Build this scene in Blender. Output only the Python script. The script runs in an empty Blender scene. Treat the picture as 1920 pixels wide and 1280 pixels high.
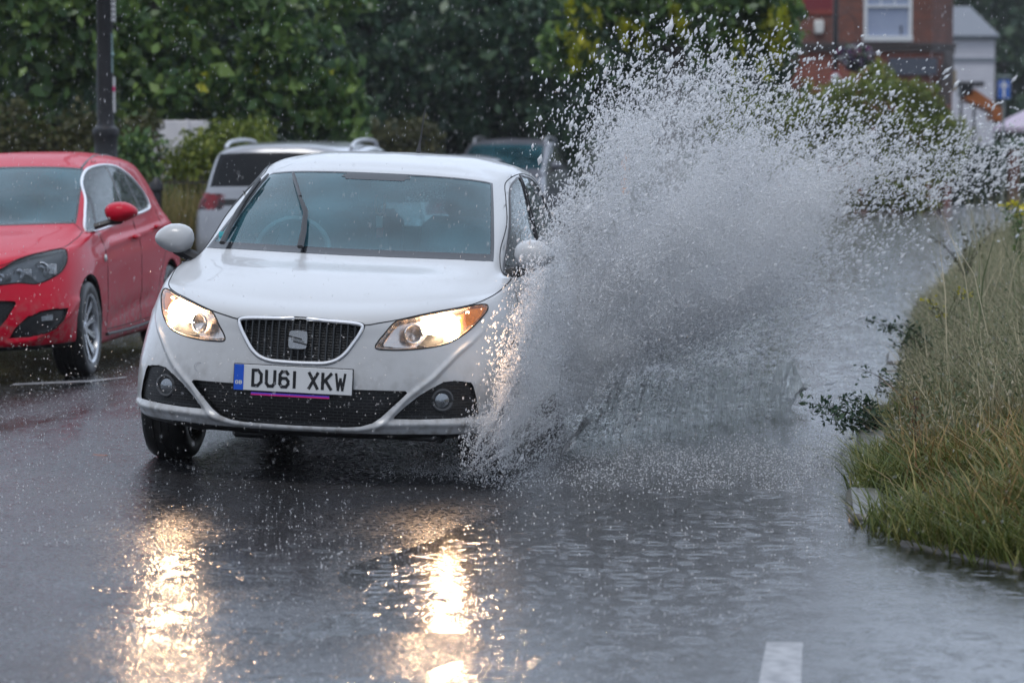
import bpy, math, random
import numpy as np
from mathutils import Vector, Matrix
from mathutils.bvhtree import BVHTree
R = math.radians
rng = np.random.default_rng(7)
random.seed(7)
scene = bpy.context.scene
# ------------------------------------------------------------------ camera
FPX = 5220.0                       # focal length in pixels of the 1920 px wide photograph
CAMZ = 1.5
PITCH = math.atan(360 / FPX)
cd = bpy.data.cameras.new('camera'); cam = bpy.data.objects.new('camera', cd)
scene.collection.objects.link(cam); scene.camera = cam
cam.location = (0, 0, CAMZ); cam.rotation_euler = (R(90) - PITCH, 0, 0)
cd.sensor_width = 36; cd.lens = 36 * FPX / 1920; cd.clip_start = 0.1; cd.clip_end = 2000
cd.dof.use_dof = True; cd.dof.focus_distance = 12.9; cd.dof.aperture_fstop = 3.3
# ------------------------------------------------------------------ light
SUN_EL, SUN_ROT = R(66), R(200)
w = bpy.data.worlds.new('World'); scene.world = w; w.use_nodes = True
nt = w.node_tree; nt.nodes.clear()
out = nt.nodes.new('ShaderNodeOutputWorld'); bg = nt.nodes.new('ShaderNodeBackground')
sky = nt.nodes.new('ShaderNodeTexSky'); sky.sky_type = 'NISHITA'; sky.sun_disc = False
sky.sun_elevation = SUN_EL; sky.sun_rotation = SUN_ROT; sky.dust_density = 4; sky.air_density = 1.2
# an overcast cloud sheet over that sky: even grey-lilac, brighter overhead, softly mottled
mixn = nt.nodes.new('ShaderNodeMixRGB'); mixn.inputs[0].default_value = 0.85
tc = nt.nodes.new('ShaderNodeTexCoord'); sep = nt.nodes.new('ShaderNodeSeparateXYZ')
nt.links.new(tc.outputs['Generated'], sep.inputs[0])
cr = nt.nodes.new('ShaderNodeValToRGB'); nt.links.new(sep.outputs['Z'], cr.inputs[0])
cr.color_ramp.elements[0].position = 0.0; cr.color_ramp.elements[0].color = (6.3, 7.4, 9.3, 1)
cr.color_ramp.elements[1].position = 1.0; cr.color_ramp.elements[1].color = (7.5, 8.6, 10.4, 1)
nz = nt.nodes.new('ShaderNodeTexNoise'); nz.inputs['Scale'].default_value = 3.5; nz.inputs['Detail'].default_value = 4
nt.links.new(tc.outputs['Generated'], nz.inputs['Vector'])
mr = nt.nodes.new('ShaderNodeMapRange'); nt.links.new(nz.outputs[0], mr.inputs[0])
mr.inputs[1].default_value = .3; mr.inputs[2].default_value = .7; mr.inputs[3].default_value = .78; mr.inputs[4].default_value = 1.15
mul = nt.nodes.new('ShaderNodeMixRGB'); mul.blend_type = 'MULTIPLY'; mul.inputs[0].default_value = 1
nt.links.new(cr.outputs[0], mul.inputs[1]); nt.links.new(mr.outputs[0], mul.inputs[2])
# sky brightness added low ahead of the camera to lift water reflections and spray
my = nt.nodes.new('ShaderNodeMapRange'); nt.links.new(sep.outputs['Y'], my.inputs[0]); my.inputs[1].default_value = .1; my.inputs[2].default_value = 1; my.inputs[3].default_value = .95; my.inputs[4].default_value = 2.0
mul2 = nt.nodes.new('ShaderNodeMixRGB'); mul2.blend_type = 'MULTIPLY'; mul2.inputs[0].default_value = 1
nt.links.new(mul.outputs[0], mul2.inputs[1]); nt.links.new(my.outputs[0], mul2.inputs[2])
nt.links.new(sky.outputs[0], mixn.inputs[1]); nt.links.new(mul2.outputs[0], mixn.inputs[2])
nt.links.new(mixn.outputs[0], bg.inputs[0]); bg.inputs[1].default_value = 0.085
nt.links.new(bg.outputs[0], out.inputs[0])
sl = bpy.data.lights.new('sun', 'SUN'); sun = bpy.data.objects.new('sun', sl); scene.collection.objects.link(sun)
sl.energy = 1.1; sl.angle = R(25); sl.color = (1, .97, .93)
sun.rotation_euler = (math.pi/2 - SUN_EL, 0, math.pi - SUN_ROT)
scene.view_settings.view_transform = 'Standard'; scene.view_settings.look = 'None'
scene.view_settings.exposure = 0.22; scene.view_settings.gamma = 1.0
cy = scene.cycles
cy.max_bounces = 10; cy.diffuse_bounces = 6; cy.glossy_bounces = 3; cy.transmission_bounces = 5
cy.transparent_max_bounces = 12; cy.caustics_reflective = False; cy.caustics_refractive = False
cy.use_denoising = True; cy.sample_clamp_indirect = 8; cy.sample_clamp_direct = 0

# ------------------------------------------------------------------ materials
MATS = {}
def mat(name, col, rough=.5, metal=0., spec=.5, coat=0., emit=None, es=0., trans=0., ior=1.45, noise=None, bump=None, alpha=1.):
    """noise=(scale, amount, colour2, detail); bump=(scale, strength, distance)"""
    if name in MATS: return MATS[name]
    m = bpy.data.materials.new(name); m.use_nodes = True; n = m.node_tree; p = n.nodes['Principled BSDF']
    p.inputs['Base Color'].default_value = (*col, 1); p.inputs['Roughness'].default_value = rough
    p.inputs['Metallic'].default_value = metal; p.inputs['Specular IOR Level'].default_value = spec
    p.inputs['Coat Weight'].default_value = coat; p.inputs['Coat Roughness'].default_value = .04
    p.inputs['Transmission Weight'].default_value = trans; p.inputs['IOR'].default_value = ior
    p.inputs['Alpha'].default_value = alpha
    if emit: p.inputs['Emission Color'].default_value = (*emit, 1); p.inputs['Emission Strength'].default_value = es
    if noise or bump:
        t = n.nodes.new('ShaderNodeTexCoord')
    if noise:
        x = n.nodes.new('ShaderNodeTexNoise'); x.inputs['Scale'].default_value = noise[0]; x.inputs['Detail'].default_value = noise[3] if len(noise) > 3 else 5
        n.links.new(t.outputs['Object'], x.inputs['Vector'])
        c = n.nodes.new('ShaderNodeValToRGB'); c.color_ramp.elements[0].position = .5 - noise[1]; c.color_ramp.elements[1].position = .5 + noise[1]
        c.color_ramp.elements[0].color = (*col, 1); c.color_ramp.elements[1].color = (*noise[2], 1)
        n.links.new(x.outputs[0], c.inputs[0]); n.links.new(c.outputs[0], p.inputs['Base Color'])
    if bump:
        x = n.nodes.new('ShaderNodeTexNoise'); x.inputs['Scale'].default_value = bump[0]; x.inputs['Detail'].default_value = 4
        n.links.new(t.outputs['Object'], x.inputs['Vector'])
        b = n.nodes.new('ShaderNodeBump'); b.inputs['Strength'].default_value = bump[1]; b.inputs['Distance'].default_value = bump[2]
        n.links.new(x.outputs[0], b.inputs['Height']); n.links.new(b.outputs[0], p.inputs['Normal'])
    MATS[name] = m; return m

# ------------------------------------------------------------------ mesh helpers
C = scene.collection
def link(name, me, m=None, parent=None, smooth=True):
    o = bpy.data.objects.new(name, me); C.objects.link(o)
    if m is not None: me.materials.append(m)
    if parent is not None: o.parent = parent
    if smooth and len(me.polygons):
        me.polygons.foreach_set('use_smooth', np.ones(len(me.polygons), bool))
    return o
def mesh(V, F):
    """V (n,3); F list of index lists or (m,k) array"""
    me = bpy.data.meshes.new('m'); V = np.asarray(V, np.float32).reshape(-1, 3)
    if isinstance(F, np.ndarray):
        k = F.shape[1]; n = len(F)
        me.vertices.add(len(V)); me.vertices.foreach_set('co', V.ravel())
        me.loops.add(n * k); me.loops.foreach_set('vertex_index', F.ravel().astype(np.int32))
        me.polygons.add(n); me.polygons.foreach_set('loop_start', (np.arange(n) * k).astype(np.int32))
        me.update(calc_edges=True); me.validate()
    else:
        me.from_pydata([tuple(map(float, v)) for v in V], [], [list(map(int, f)) for f in F]); me.update()
    return me
class MB:
    """collects simple shapes into one mesh"""
    def __init__(s): s.V = []; s.F = []
    def add(s, V, F):
        b = len(s.V); s.V += [tuple(map(float, v)) for v in V]; s.F += [[b + int(i) for i in f] for f in F]; return s
    def box(s, c, d, rz=0, M=None, bev=0):
        x, y, z = [q / 2 for q in d]; b = min(bev, x*.9, y*.9, z*.9)
        if b <= 0:
            V = [(i, j, k) for k in (-z, z) for j in (-y, y) for i in (-x, x)]
            F = [(0,2,3,1),(4,5,7,6),(0,1,5,4),(2,6,7,3),(0,4,6,2),(1,3,7,5)]
        else:
            V = []
            ring = [(-x+b,-y),(x-b,-y),(x,-y+b),(x,y-b),(x-b,y),(-x+b,y),(-x,y-b),(-x,-y+b)]
            inn = [(-x+b,-y+b),(x-b,-y+b),(x-b,-y+b),(x-b,y-b),(x-b,y-b),(-x+b,y-b),(-x+b,y-b),(-x+b,-y+b)]
            for r, zz in ((inn, -z), (ring, -z+b), (ring, z-b), (inn, z)): V += [(q[0], q[1], zz) for q in r]
            F = [[7,6,5,4,3,2,1,0]] + [[a*8+i, a*8+(i+1)%8, a*8+8+(i+1)%8, a*8+8+i] for a in range(3) for i in range(8)] + [[24+i for i in range(8)]]
        cz, sz = math.cos(rz), math.sin(rz)
        V = [(c[0]+p[0]*cz-p[1]*sz, c[1]+p[0]*sz+p[1]*cz, c[2]+p[2]) for p in V]
        if M is not None: V = [tuple(M @ Vector(p)) for p in V]
        return s.add(V, F)
    def tube(s, pts, r, n=8, caps=True, closed=False, flat=1.):
        pts = [Vector(p) for p in pts]; rr = r if hasattr(r, '__len__') else [r] * len(pts); b = []; N = len(pts)
        up = Vector((0, 0, 1))
        for i, p in enumerate(pts):
            if closed: t = pts[(i+1) % N] - pts[i-1]
            else: t = pts[min(i+1, N-1)] - pts[max(i-1, 0)]
            t.normalize(); a = t.cross(up)
            if a.length < .05: a = t.cross(Vector((0, 1, 0)))
            a.normalize(); c2 = a.cross(t)
            for k in range(n):
                q = 2*math.pi*k/n; b.append(p + (a*math.cos(q) + c2*math.sin(q)*flat) * rr[i])
        F = [[i*n+k, i*n+(k+1) % n, ((i+1) % N)*n+(k+1) % n, ((i+1) % N)*n+k] for i in range(N if closed else N-1) for k in range(n)]
        if caps and not closed: F += [list(range(n))[::-1], [(N-1)*n+k for k in range(n)]]
        return s.add(b, F)
    def lathe(s, prof, n=24, c=(0,0,0), axis='z', a0=0, a1=2*math.pi):
        full = abs(a1-a0-2*math.pi) < 1e-6; m = n if full else n+1; V = []
        for i in range(m):
            a = a0 + (a1-a0)*i/n; ca, sa = math.cos(a), math.sin(a)
            for r, h in prof:
                p = (r*ca, r*sa, h)
                if axis == 'x': p = (h, r*ca, r*sa)
                if axis == 'y': p = (r*ca, h, r*sa)
                V.append((p[0]+c[0], p[1]+c[1], p[2]+c[2]))
        k = len(prof)
        F = [[i*k+j, ((i+1) % m)*k+j, ((i+1) % m)*k+j+1, i*k+j+1] for i in range(n) for j in range(k-1)]
        return s.add(V, F)
    def prism(s, poly, y0, y1, M=None):
        """poly in (x,z) extruded along y"""
        n = len(poly); V = [(p[0], y0, p[1]) for p in poly] + [(p[0], y1, p[1]) for p in poly]
        if M is not None: V = [tuple(M @ Vector(p)) for p in V]
        return s.add(V, [list(range(n)), list(range(n, 2*n))[::-1]] + [[i, i+n, (i+1) % n+n, (i+1) % n] for i in range(n)])
    def ball(s, c, r, nu=10, nv=6, sq=(1,1,1), jit=0):
        V = [(0,0,1)]; 
        for j in range(1, nv):
            t = math.pi*j/nv
            for i in range(nu):
                a = 2*math.pi*i/nu; V.append((math.sin(t)*math.cos(a), math.sin(t)*math.sin(a), math.cos(t)))
        V.append((0,0,-1)); L = len(V)-1
        F = [[0, 1+i, 1+(i+1) % nu] for i in range(nu)]
        F += [[1+j*nu+i, 1+(j+1)*nu+i, 1+(j+1)*nu+(i+1) % nu, 1+j*nu+(i+1) % nu] for j in range(nv-2) for i in range(nu)]
        F += [[L, 1+(nv-2)*nu+(i+1) % nu, 1+(nv-2)*nu+i] for i in range(nu)]
        return s.add([tuple(c[k]+v[k]*r*sq[k]*(1+random.uniform(-jit, jit)) for k in range(3)) for v in V], F)
    def build(s, name, m, parent=None, smooth=True, angle=None):
        me = mesh(s.V, s.F); o = link(name, me, m, parent, smooth)
        if smooth: 
            try: me.set_sharp_from_angle(angle=R(angle or 40))
            except Exception: pass
        return o
def tag(o, label=None, cat=None, group=None, kind=None):
    if label: o['label'] = label
    if cat: o['category'] = cat
    if group: o['group'] = group
    if kind: o['kind'] = kind
    return o
def empty(name, loc=(0,0,0), rot=(0,0,0), label=None, cat=None, group=None):
    o = bpy.data.objects.new(name, None); C.objects.link(o); o.location = loc; o.rotation_euler = rot
    o.empty_display_size = .2
    return tag(o, label, cat, group)
def copy_tree(o, parent=None, kids=None):
    c = o.copy(); C.objects.link(c); c.parent = parent
    for ch in list(o.children): copy_tree(ch, c)
    return c
_cp, _sp = math.cos(PITCH), math.sin(PITCH)
def at(px, py, Y):
    """world point on the plane y = Y that stands at photograph pixel (px, py)"""
    u = (px-960)/FPX; v = (640-py)/FPX
    d = Vector((u, _cp + v*_sp, -_sp + v*_cp)); k = Y/d.y
    return Vector((d.x*k, Y, CAMZ + d.z*k))
def atz(px, py, z):
    u = (px-960)/FPX; v = (640-py)/FPX
    d = Vector((u, _cp + v*_sp, -_sp + v*_cp)); k = (z-CAMZ)/d.z
    return Vector((d.x*k, d.y*k, z))

# ------------------------------------------------------------------ car body surfaces
HB = {  # rows from the lower edge of the body to the crown of the roof; columns from the middle of the nose to the middle of the tail
'z': None}
def rows_hatch():
    def L(*a): return a
    r1 = [(0,.02,.245),(.25,.035,.245),(.47,.09,.245),(.62,.175,.245),(.725,.29,.245),(.79,.43,.245),(.825,.6,.24),(.835,.84,.22),(.80,1.25,.19),(.795,1.7,.19),(.795,2.2,.19),(.80,2.75,.19),(.835,3.3,.21),(.81,3.68,.24),(.71,3.9,.25),(.4,4.0,.25),(0,4.02,.25)]
    r0 = [(x*.93, y+(.07 if y < .5 else (-.07 if y > 3.8 else 0)), z-.03) for x, y, z in r1]
    r2 = [(0,.0,.33),(.25,.012,.33),(.47,.066,.33),(.62,.152,.33),(.742,.265,.33),(.808,.41,.33),(.834,.6,.33),(.846,.84,.33),(.828,1.25,.33),(.822,1.7,.33),(.822,2.2,.33),(.828,2.75,.33),(.846,3.3,.33),(.825,3.68,.33),(.73,3.93,.33),(.4,4.03,.33),(0,4.045,.33)]
    r3 = [(0,.0,.45),(.25,.014,.45),(.47,.07,.45),(.62,.158,.45),(.742,.275,.45),(.808,.42,.45),(.838,.61,.45),(.849,.84,.45),(.836,1.25,.45),(.83,1.7,.45),(.83,2.2,.45),(.836,2.75,.45),(.849,3.3,.45),(.83,3.7,.45),(.74,3.95,.45),(.4,4.045,.45),(0,4.052,.45)]
    r4 = [(0,.01,.555),(.25,.028,.555),(.465,.092,.558),(.612,.195,.562),(.728,.33,.568),(.796,.475,.575),(.834,.66,.58),(.848,.87,.585),(.838,1.25,.59),(.834,1.7,.595),(.835,2.2,.6),(.84,2.75,.61),(.849,3.3,.62),(.83,3.7,.62),(.745,3.94,.62),(.4,4.03,.62),(0,4.04,.62)]
    r5 = [(0,.022,.645),(.25,.045,.647),(.455,.118,.652),(.6,.245,.662),(.712,.40,.678),(.778,.54,.69),(.818,.70,.70),(.836,.9,.71),(.838,1.25,.715),(.835,1.7,.725),(.836,2.2,.735),(.84,2.75,.745),(.846,3.3,.755),(.825,3.68,.76),(.74,3.9,.76),(.4,3.98,.76),(0,3.99,.76)]
    r6 = [(0,.05,.728),(.25,.075,.735),(.445,.165,.75),(.578,.31,.77),(.678,.46,.788),(.74,.585,.802),(.782,.73,.812),(.806,.91,.818),(.812,1.25,.822),(.812,1.7,.835),(.815,2.2,.845),(.82,2.75,.855),(.825,3.28,.865),(.80,3.65,.87),(.71,3.85,.88),(.38,3.93,.88),(0,3.94,.88)]
    r7 = [(0,.25,.80),(.25,.27,.805),(.44,.345,.815),(.565,.46,.825),(.655,.59,.83),(.715,.70,.838),(.765,.82,.849),(.797,.98,.864),(.802,1.25,.868),(.793,1.7,.87),(.797,2.2,.885),(.80,2.75,.90),(.80,3.25,.915),(.775,3.62,.925),(.69,3.82,.935),(.37,3.9,.94),(0,3.915,.94)]
    r8 = [(0,.62,.892),(.25,.635,.893),(.44,.68,.892),(.56,.75,.888),(.64,.825,.886),(.70,.90,.888),(.745,.98,.895),(.778,1.1,.897),(.785,1.32,.899),(.782,1.72,.903),(.787,2.2,.92),(.79,2.75,.937),(.785,3.22,.955),(.755,3.6,.965),(.665,3.8,.975),(.36,3.89,.98),(0,3.9,.98)]
    r9 = [(0,1.02,.965),(.25,1.035,.966),(.45,1.07,.967),(.575,1.105,.967),(.645,1.13,.966),(.687,1.15,.964),(.722,1.165,.935),(.742,1.24,.91),(.762,1.45,.918),(.776,1.8,.93),(.782,2.2,.945),(.783,2.75,.965),(.772,3.2,.985),(.735,3.57,1.0),(.64,3.77,1.01),(.35,3.86,1.015),(0,3.87,1.02)]
    r10 = [(0,1.43,1.16),(.25,1.44,1.16),(.43,1.47,1.157),(.54,1.5,1.153),(.595,1.525,1.15),(.63,1.545,1.146),(.672,1.575,1.135),(.697,1.66,1.13),(.712,1.83,1.13),(.722,2.05,1.135),(.726,2.35,1.142),(.722,2.8,1.152),(.708,3.2,1.165),(.668,3.48,1.175),(.58,3.64,1.185),(.32,3.72,1.19),(0,3.74,1.195)]
    r11 = [(0,1.85,1.343),(.25,1.86,1.341),(.42,1.885,1.334),(.505,1.91,1.326),(.54,1.93,1.321),(.562,1.95,1.315),(.605,2.0,1.308),(.63,2.07,1.31),(.645,2.18,1.325),(.652,2.32,1.34),(.652,2.52,1.348),(.645,2.85,1.345),(.63,3.15,1.333),(.595,3.35,1.322),(.52,3.48,1.32),(.3,3.53,1.33),(0,3.55,1.335)]
    r12 = [(0,1.95,1.372),(.25,1.96,1.37),(.41,1.99,1.362),(.485,2.02,1.356),(.515,2.05,1.352),(.54,2.08,1.35),(.575,2.12,1.352),(.592,2.18,1.362),(.6,2.28,1.374),(.602,2.4,1.383),(.6,2.58,1.388),(.592,2.85,1.384),(.575,3.1,1.371),(.54,3.26,1.36),(.47,3.38,1.356),(.28,3.44,1.366),(0,3.46,1.372)]
    r13 = [(0,2.05,1.398),(.23,2.06,1.396),(.36,2.09,1.392),(.42,2.13,1.389),(.45,2.17,1.389),(.47,2.2,1.39),(.49,2.25,1.394),(.495,2.32,1.4),(.5,2.4,1.408),(.5,2.5,1.412),(.5,2.62,1.414),(.495,2.84,1.411),(.475,3.02,1.402),(.44,3.14,1.395),(.38,3.24,1.391),(.23,3.3,1.396),(0,3.32,1.4)]
    r14 = [(0,2.22,1.428),(.18,2.24,1.427),(.28,2.27,1.426),(.32,2.3,1.426),(.34,2.33,1.427),(.35,2.36,1.428),(.355,2.4,1.43),(.36,2.45,1.432),(.36,2.5,1.434),(.36,2.57,1.435),(.36,2.66,1.435),(.35,2.8,1.434),(.33,2.92,1.431),(.3,3.0,1.428),(.26,3.07,1.426),(.15,3.12,1.428),(0,3.14,1.428)]
    r15 = [(0,2.3+.75*i/16,1.438+.007*math.sin(math.pi*i/16)) for i in range(17)]
    return np.array([r0,r1,r2,r3,r4,r5,r6,r7,r8,r9,r10,r11,r12,r13,r14,r15], float)

def cr_eval(P, subs):
    """centripetal Catmull-Rom through P (n, m, 3) along axis 0; subs[i] steps in segment i"""
    n = len(P); d = np.maximum(np.linalg.norm(np.diff(P, axis=0), axis=2), 1e-4)**.5   # (n-1, m)
    s = np.diff(P, axis=0) / d[..., None]
    T = np.empty_like(P)
    T[0] = s[0]; T[-1] = s[-1]
    w0 = d[1:][..., None]; w1 = d[:-1][..., None]
    T[1:-1] = (s[:-1]*w0 + s[1:]*w1)/(w0+w1)
    out = []
    for i in range(n-1):
        k = subs[i]; t = (np.arange(k)/k)[:, None, None]; h = d[i][None, :, None]
        out.append((2*t**3-3*t**2+1)*P[i] + (t**3-2*t**2+t)*h*T[i] + (-2*t**3+3*t**2)*P[i+1] + (t**3-t**2)*h*T[i+1])
    out.append(P[-1][None]); return np.concatenate(out)
class Body:
    def __init__(s, G, su, sv):
        nr, nc = G.shape[:2]; s.su = su; s.sv = sv
        # symmetric tangents at the centre line: mirror one column on both ends
        A = cr_eval(G, sv)                                    # rows refined
        m = np.array([-1, 1, 1.])
        B = np.concatenate([A[:, 1:2]*m, A, A[:, -2:-1]*m], axis=1).transpose(1, 0, 2)
        B = cr_eval(B, [1] + list(su) + [1])[1:-1].transpose(1, 0, 2)
        s.P = B.copy(); s.P[:, 0, 0] = 0; s.P[:, -1, 0] = 0
        s.nv, s.nu = s.P.shape[:2]
        s.cu = np.concatenate([[0], np.cumsum(su)]); s.cv = np.concatenate([[0], np.cumsum(sv)])
        v, u = np.mgrid[0:s.nv-1, 0:s.nu-1]; a = v*s.nu+u
        s.F = np.stack([a, a+1, a+s.nu+1, a+s.nu], -1).reshape(-1, 4)
        s.fu = u.ravel(); s.fv = v.ravel(); s.lab = np.zeros(len(s.F), int)
        s.jobs = []; s.snapped = np.zeros(s.nv*s.nu, bool)
        s.refresh()
    def refresh(s):
        P = s.P; m_ = np.array([-1, 1, 1.]); E = np.concatenate([P[:, 1:2]*m_, P, P[:, -2:-1]*m_], axis=1); du = np.gradient(E, axis=1)[:, 1:-1]; dv = np.gradient(P, axis=0)
        n = np.cross(du, dv); s.N = n/np.maximum(np.linalg.norm(n, axis=2, keepdims=True), 1e-9)
        s.FC = P.reshape(-1, 3)[s.F].mean(1); s.FN = s.N.reshape(-1, 3)[s.F].mean(1)
        s.bvh = BVHTree.FromPolygons([tuple(p) for p in P.reshape(-1, 3)], [tuple(int(i) for i in f) for f in s.F])
    def region(s, poly, ax, label, cond=None, snap=True):
        """faces inside the outline (in the projection ax: 'xz' front, 'yz' side) take the label"""
        i, j = {'xz': (0, 2), 'yz': (1, 2), 'xy': (0, 1)}[ax]; k = 3-i-j
        poly = np.array(poly, float); V = s.P.reshape(-1, 3); N = s.N.reshape(-1, 3)
        cm = cond(V, N) if cond else np.ones(len(V), bool)
        lo = poly.min(0)-.06; hi = poly.max(0)+.06
        cm = cm & (V[:, i] > lo[0]) & (V[:, i] < hi[0]) & (V[:, j] > lo[1]) & (V[:, j] < hi[1])
        idx = np.nonzero(cm)[0]
        if snap and len(idx):
            Q = V[idx][:, [i, j]]; bestd = np.full(len(idx), 9.); bq = Q.copy()
            for a, b in zip(poly, np.roll(poly, -1, 0)):
                ab = b-a; t = np.clip(((Q-a)@ab)/max(ab@ab, 1e-12), 0, 1); c = a+t[:, None]*ab
                dd = np.linalg.norm(Q-c, axis=1); m = dd < bestd; bestd[m] = dd[m]; bq[m] = c[m]
            P = s.P; e1 = np.linalg.norm(np.gradient(P, axis=1)[..., [i, j]], axis=2).ravel()[idx]
            e2 = np.linalg.norm(np.gradient(P, axis=0)[..., [i, j]], axis=2).ravel()[idx]
            m = bestd < .5*np.minimum(e1, e2)
            m |= bestd < .42*np.maximum(e1, e2)*0+.5*np.minimum(e1, e2)
            ii = idx[m]; dq = bq[m]-Q[m]
            dk = -(N[ii][:, i]*dq[:, 0]+N[ii][:, j]*dq[:, 1])/np.where(np.abs(N[ii][:, k]) < .15, np.sign(N[ii][:, k]+1e-9)*.15, N[ii][:, k])
            V[ii, i] += dq[:, 0]; V[ii, j] += dq[:, 1]; V[ii, k] += np.clip(dk, -.02, .02)
            s.P = V.reshape(s.P.shape); s.snapped[ii] = True
        s.jobs.append(('poly', poly, (i, j), label, cond))
    def block(s, c0, c1, r0, r1, label):
        s.jobs.append(('rule', lambda b: (b.fu >= b.cu[c0]) & (b.fu < b.cu[c1]) & (b.fv >= b.cv[r0]) & (b.fv < b.cv[r1]), None, label, None))
    def rule(s, f, label): s.jobs.append(('rule', f, None, label, None))
    def finish(s):
        """split every quad along the diagonal that lies on an outline, then label the triangles"""
        s.refresh(); q = s.F; n = len(q); sn = s.snapped
        d13 = (sn[q[:, 1]] + sn[q[:, 3]]*1) > (sn[q[:, 0]]*1 + sn[q[:, 2]])
        A = np.where(d13[:, None], q[:, [0, 1, 3]], q[:, [0, 1, 2]]); B_ = np.where(d13[:, None], q[:, [1, 2, 3]], q[:, [0, 2, 3]])
        s.F = np.stack([A, B_], 1).reshape(-1, 3); s.fu = np.repeat(s.fu, 2); s.fv = np.repeat(s.fv, 2)
        s.lab = np.zeros(2*n, int); s.FC = s.P.reshape(-1, 3)[s.F].mean(1); s.FN = s.N.reshape(-1, 3)[s.F].mean(1)
        for k, a, ij, lab, cond in s.jobs:
            if k == 'rule': s.lab[a(s)] = lab; continue
            ok = inside(s.FC[:, list(ij)], a)
            if cond: ok &= cond(s.FC, s.FN)
            s.lab[ok] = lab
    def part(s, labels, mirror=True, off=0., side=0):
        """mesh arrays of the faces with these labels; side 1/-1 keeps one half"""
        m = np.isin(s.lab, labels); F = s.F[m]; u, inv = np.unique(F, return_inverse=True)
        V = s.P.reshape(-1, 3)[u] + s.N.reshape(-1, 3)[u]*off; F = inv.reshape(-1, F.shape[1])
        if side == 1: return V, F
        V2 = V*np.array([-1, 1, 1]); F2 = F[:, ::-1]
        if side == -1: return V2, F2
        # weld on the centre line
        n = len(V); mp = np.arange(n)+n; c = np.abs(V[:, 0]) < 1e-6; mp[c] = np.nonzero(c)[0]
        VV = np.concatenate([V, V2]); FF = np.concatenate([F, mp[F2]])
        u, inv = np.unique(FF, return_inverse=True); return VV[u], inv.reshape(-1, s.F.shape[1])
    def front(s, x, z, off=0.):
        h, n, _, _ = s.bvh.ray_cast(Vector((abs(x), -1, z)), Vector((0, 1, 0)))
        if h is None: return None
        if n.y > 0: n = -n
        h = h + n*off; return Vector((h.x*(1 if x >= 0 else -1), h.y, h.z))
    def side_(s, y, z, off=0., sgn=1):
        h, n, _, _ = s.bvh.ray_cast(Vector((2, y, z)), Vector((-1, 0, 0)))
        if h is None: return None
        if n.x < 0: n = -n
        h = h + n*off; return Vector((h.x*sgn, h.y, h.z))
    def top(s, x, y, off=0.):
        h, n, _, _ = s.bvh.ray_cast(Vector((abs(x), y, 3)), Vector((0, 0, -1)))
        if h is None: return None
        if n.z < 0: n = -n
        h = h + n*off; return Vector((h.x*(1 if x >= 0 else -1), h.y, h.z))
def inside(Q, poly):
    x, y = Q[:, 0], Q[:, 1]; r = np.zeros(len(Q), bool); n = len(poly)
    for i in range(n):
        x0, y0 = poly[i]; x1, y1 = poly[(i+1) % n]
        if y0 == y1: continue
        c = ((y0 > y) != (y1 > y)) & (x < (x1-x0)*(y-y0)/(y1-y0)+x0); r ^= c
    return r
def smoothpoly(pts, n=6, closed=True):
    """rounded resampling of an outline (2-D or 3-D) by Catmull-Rom"""
    P = np.array([tuple(p) for p in pts], float); 
    if closed: P = np.concatenate([P[-1:], P, P[:2]])
    else: P = np.concatenate([P[:1]*2-P[1:2], P, P[-1:]*2-P[-2:-1]])
    E = cr_eval(P[:, None, :], [n]*(len(P)-1))[:, 0]
    return E[n:-(n+1)] if closed else E[n:len(E)-n]

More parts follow.
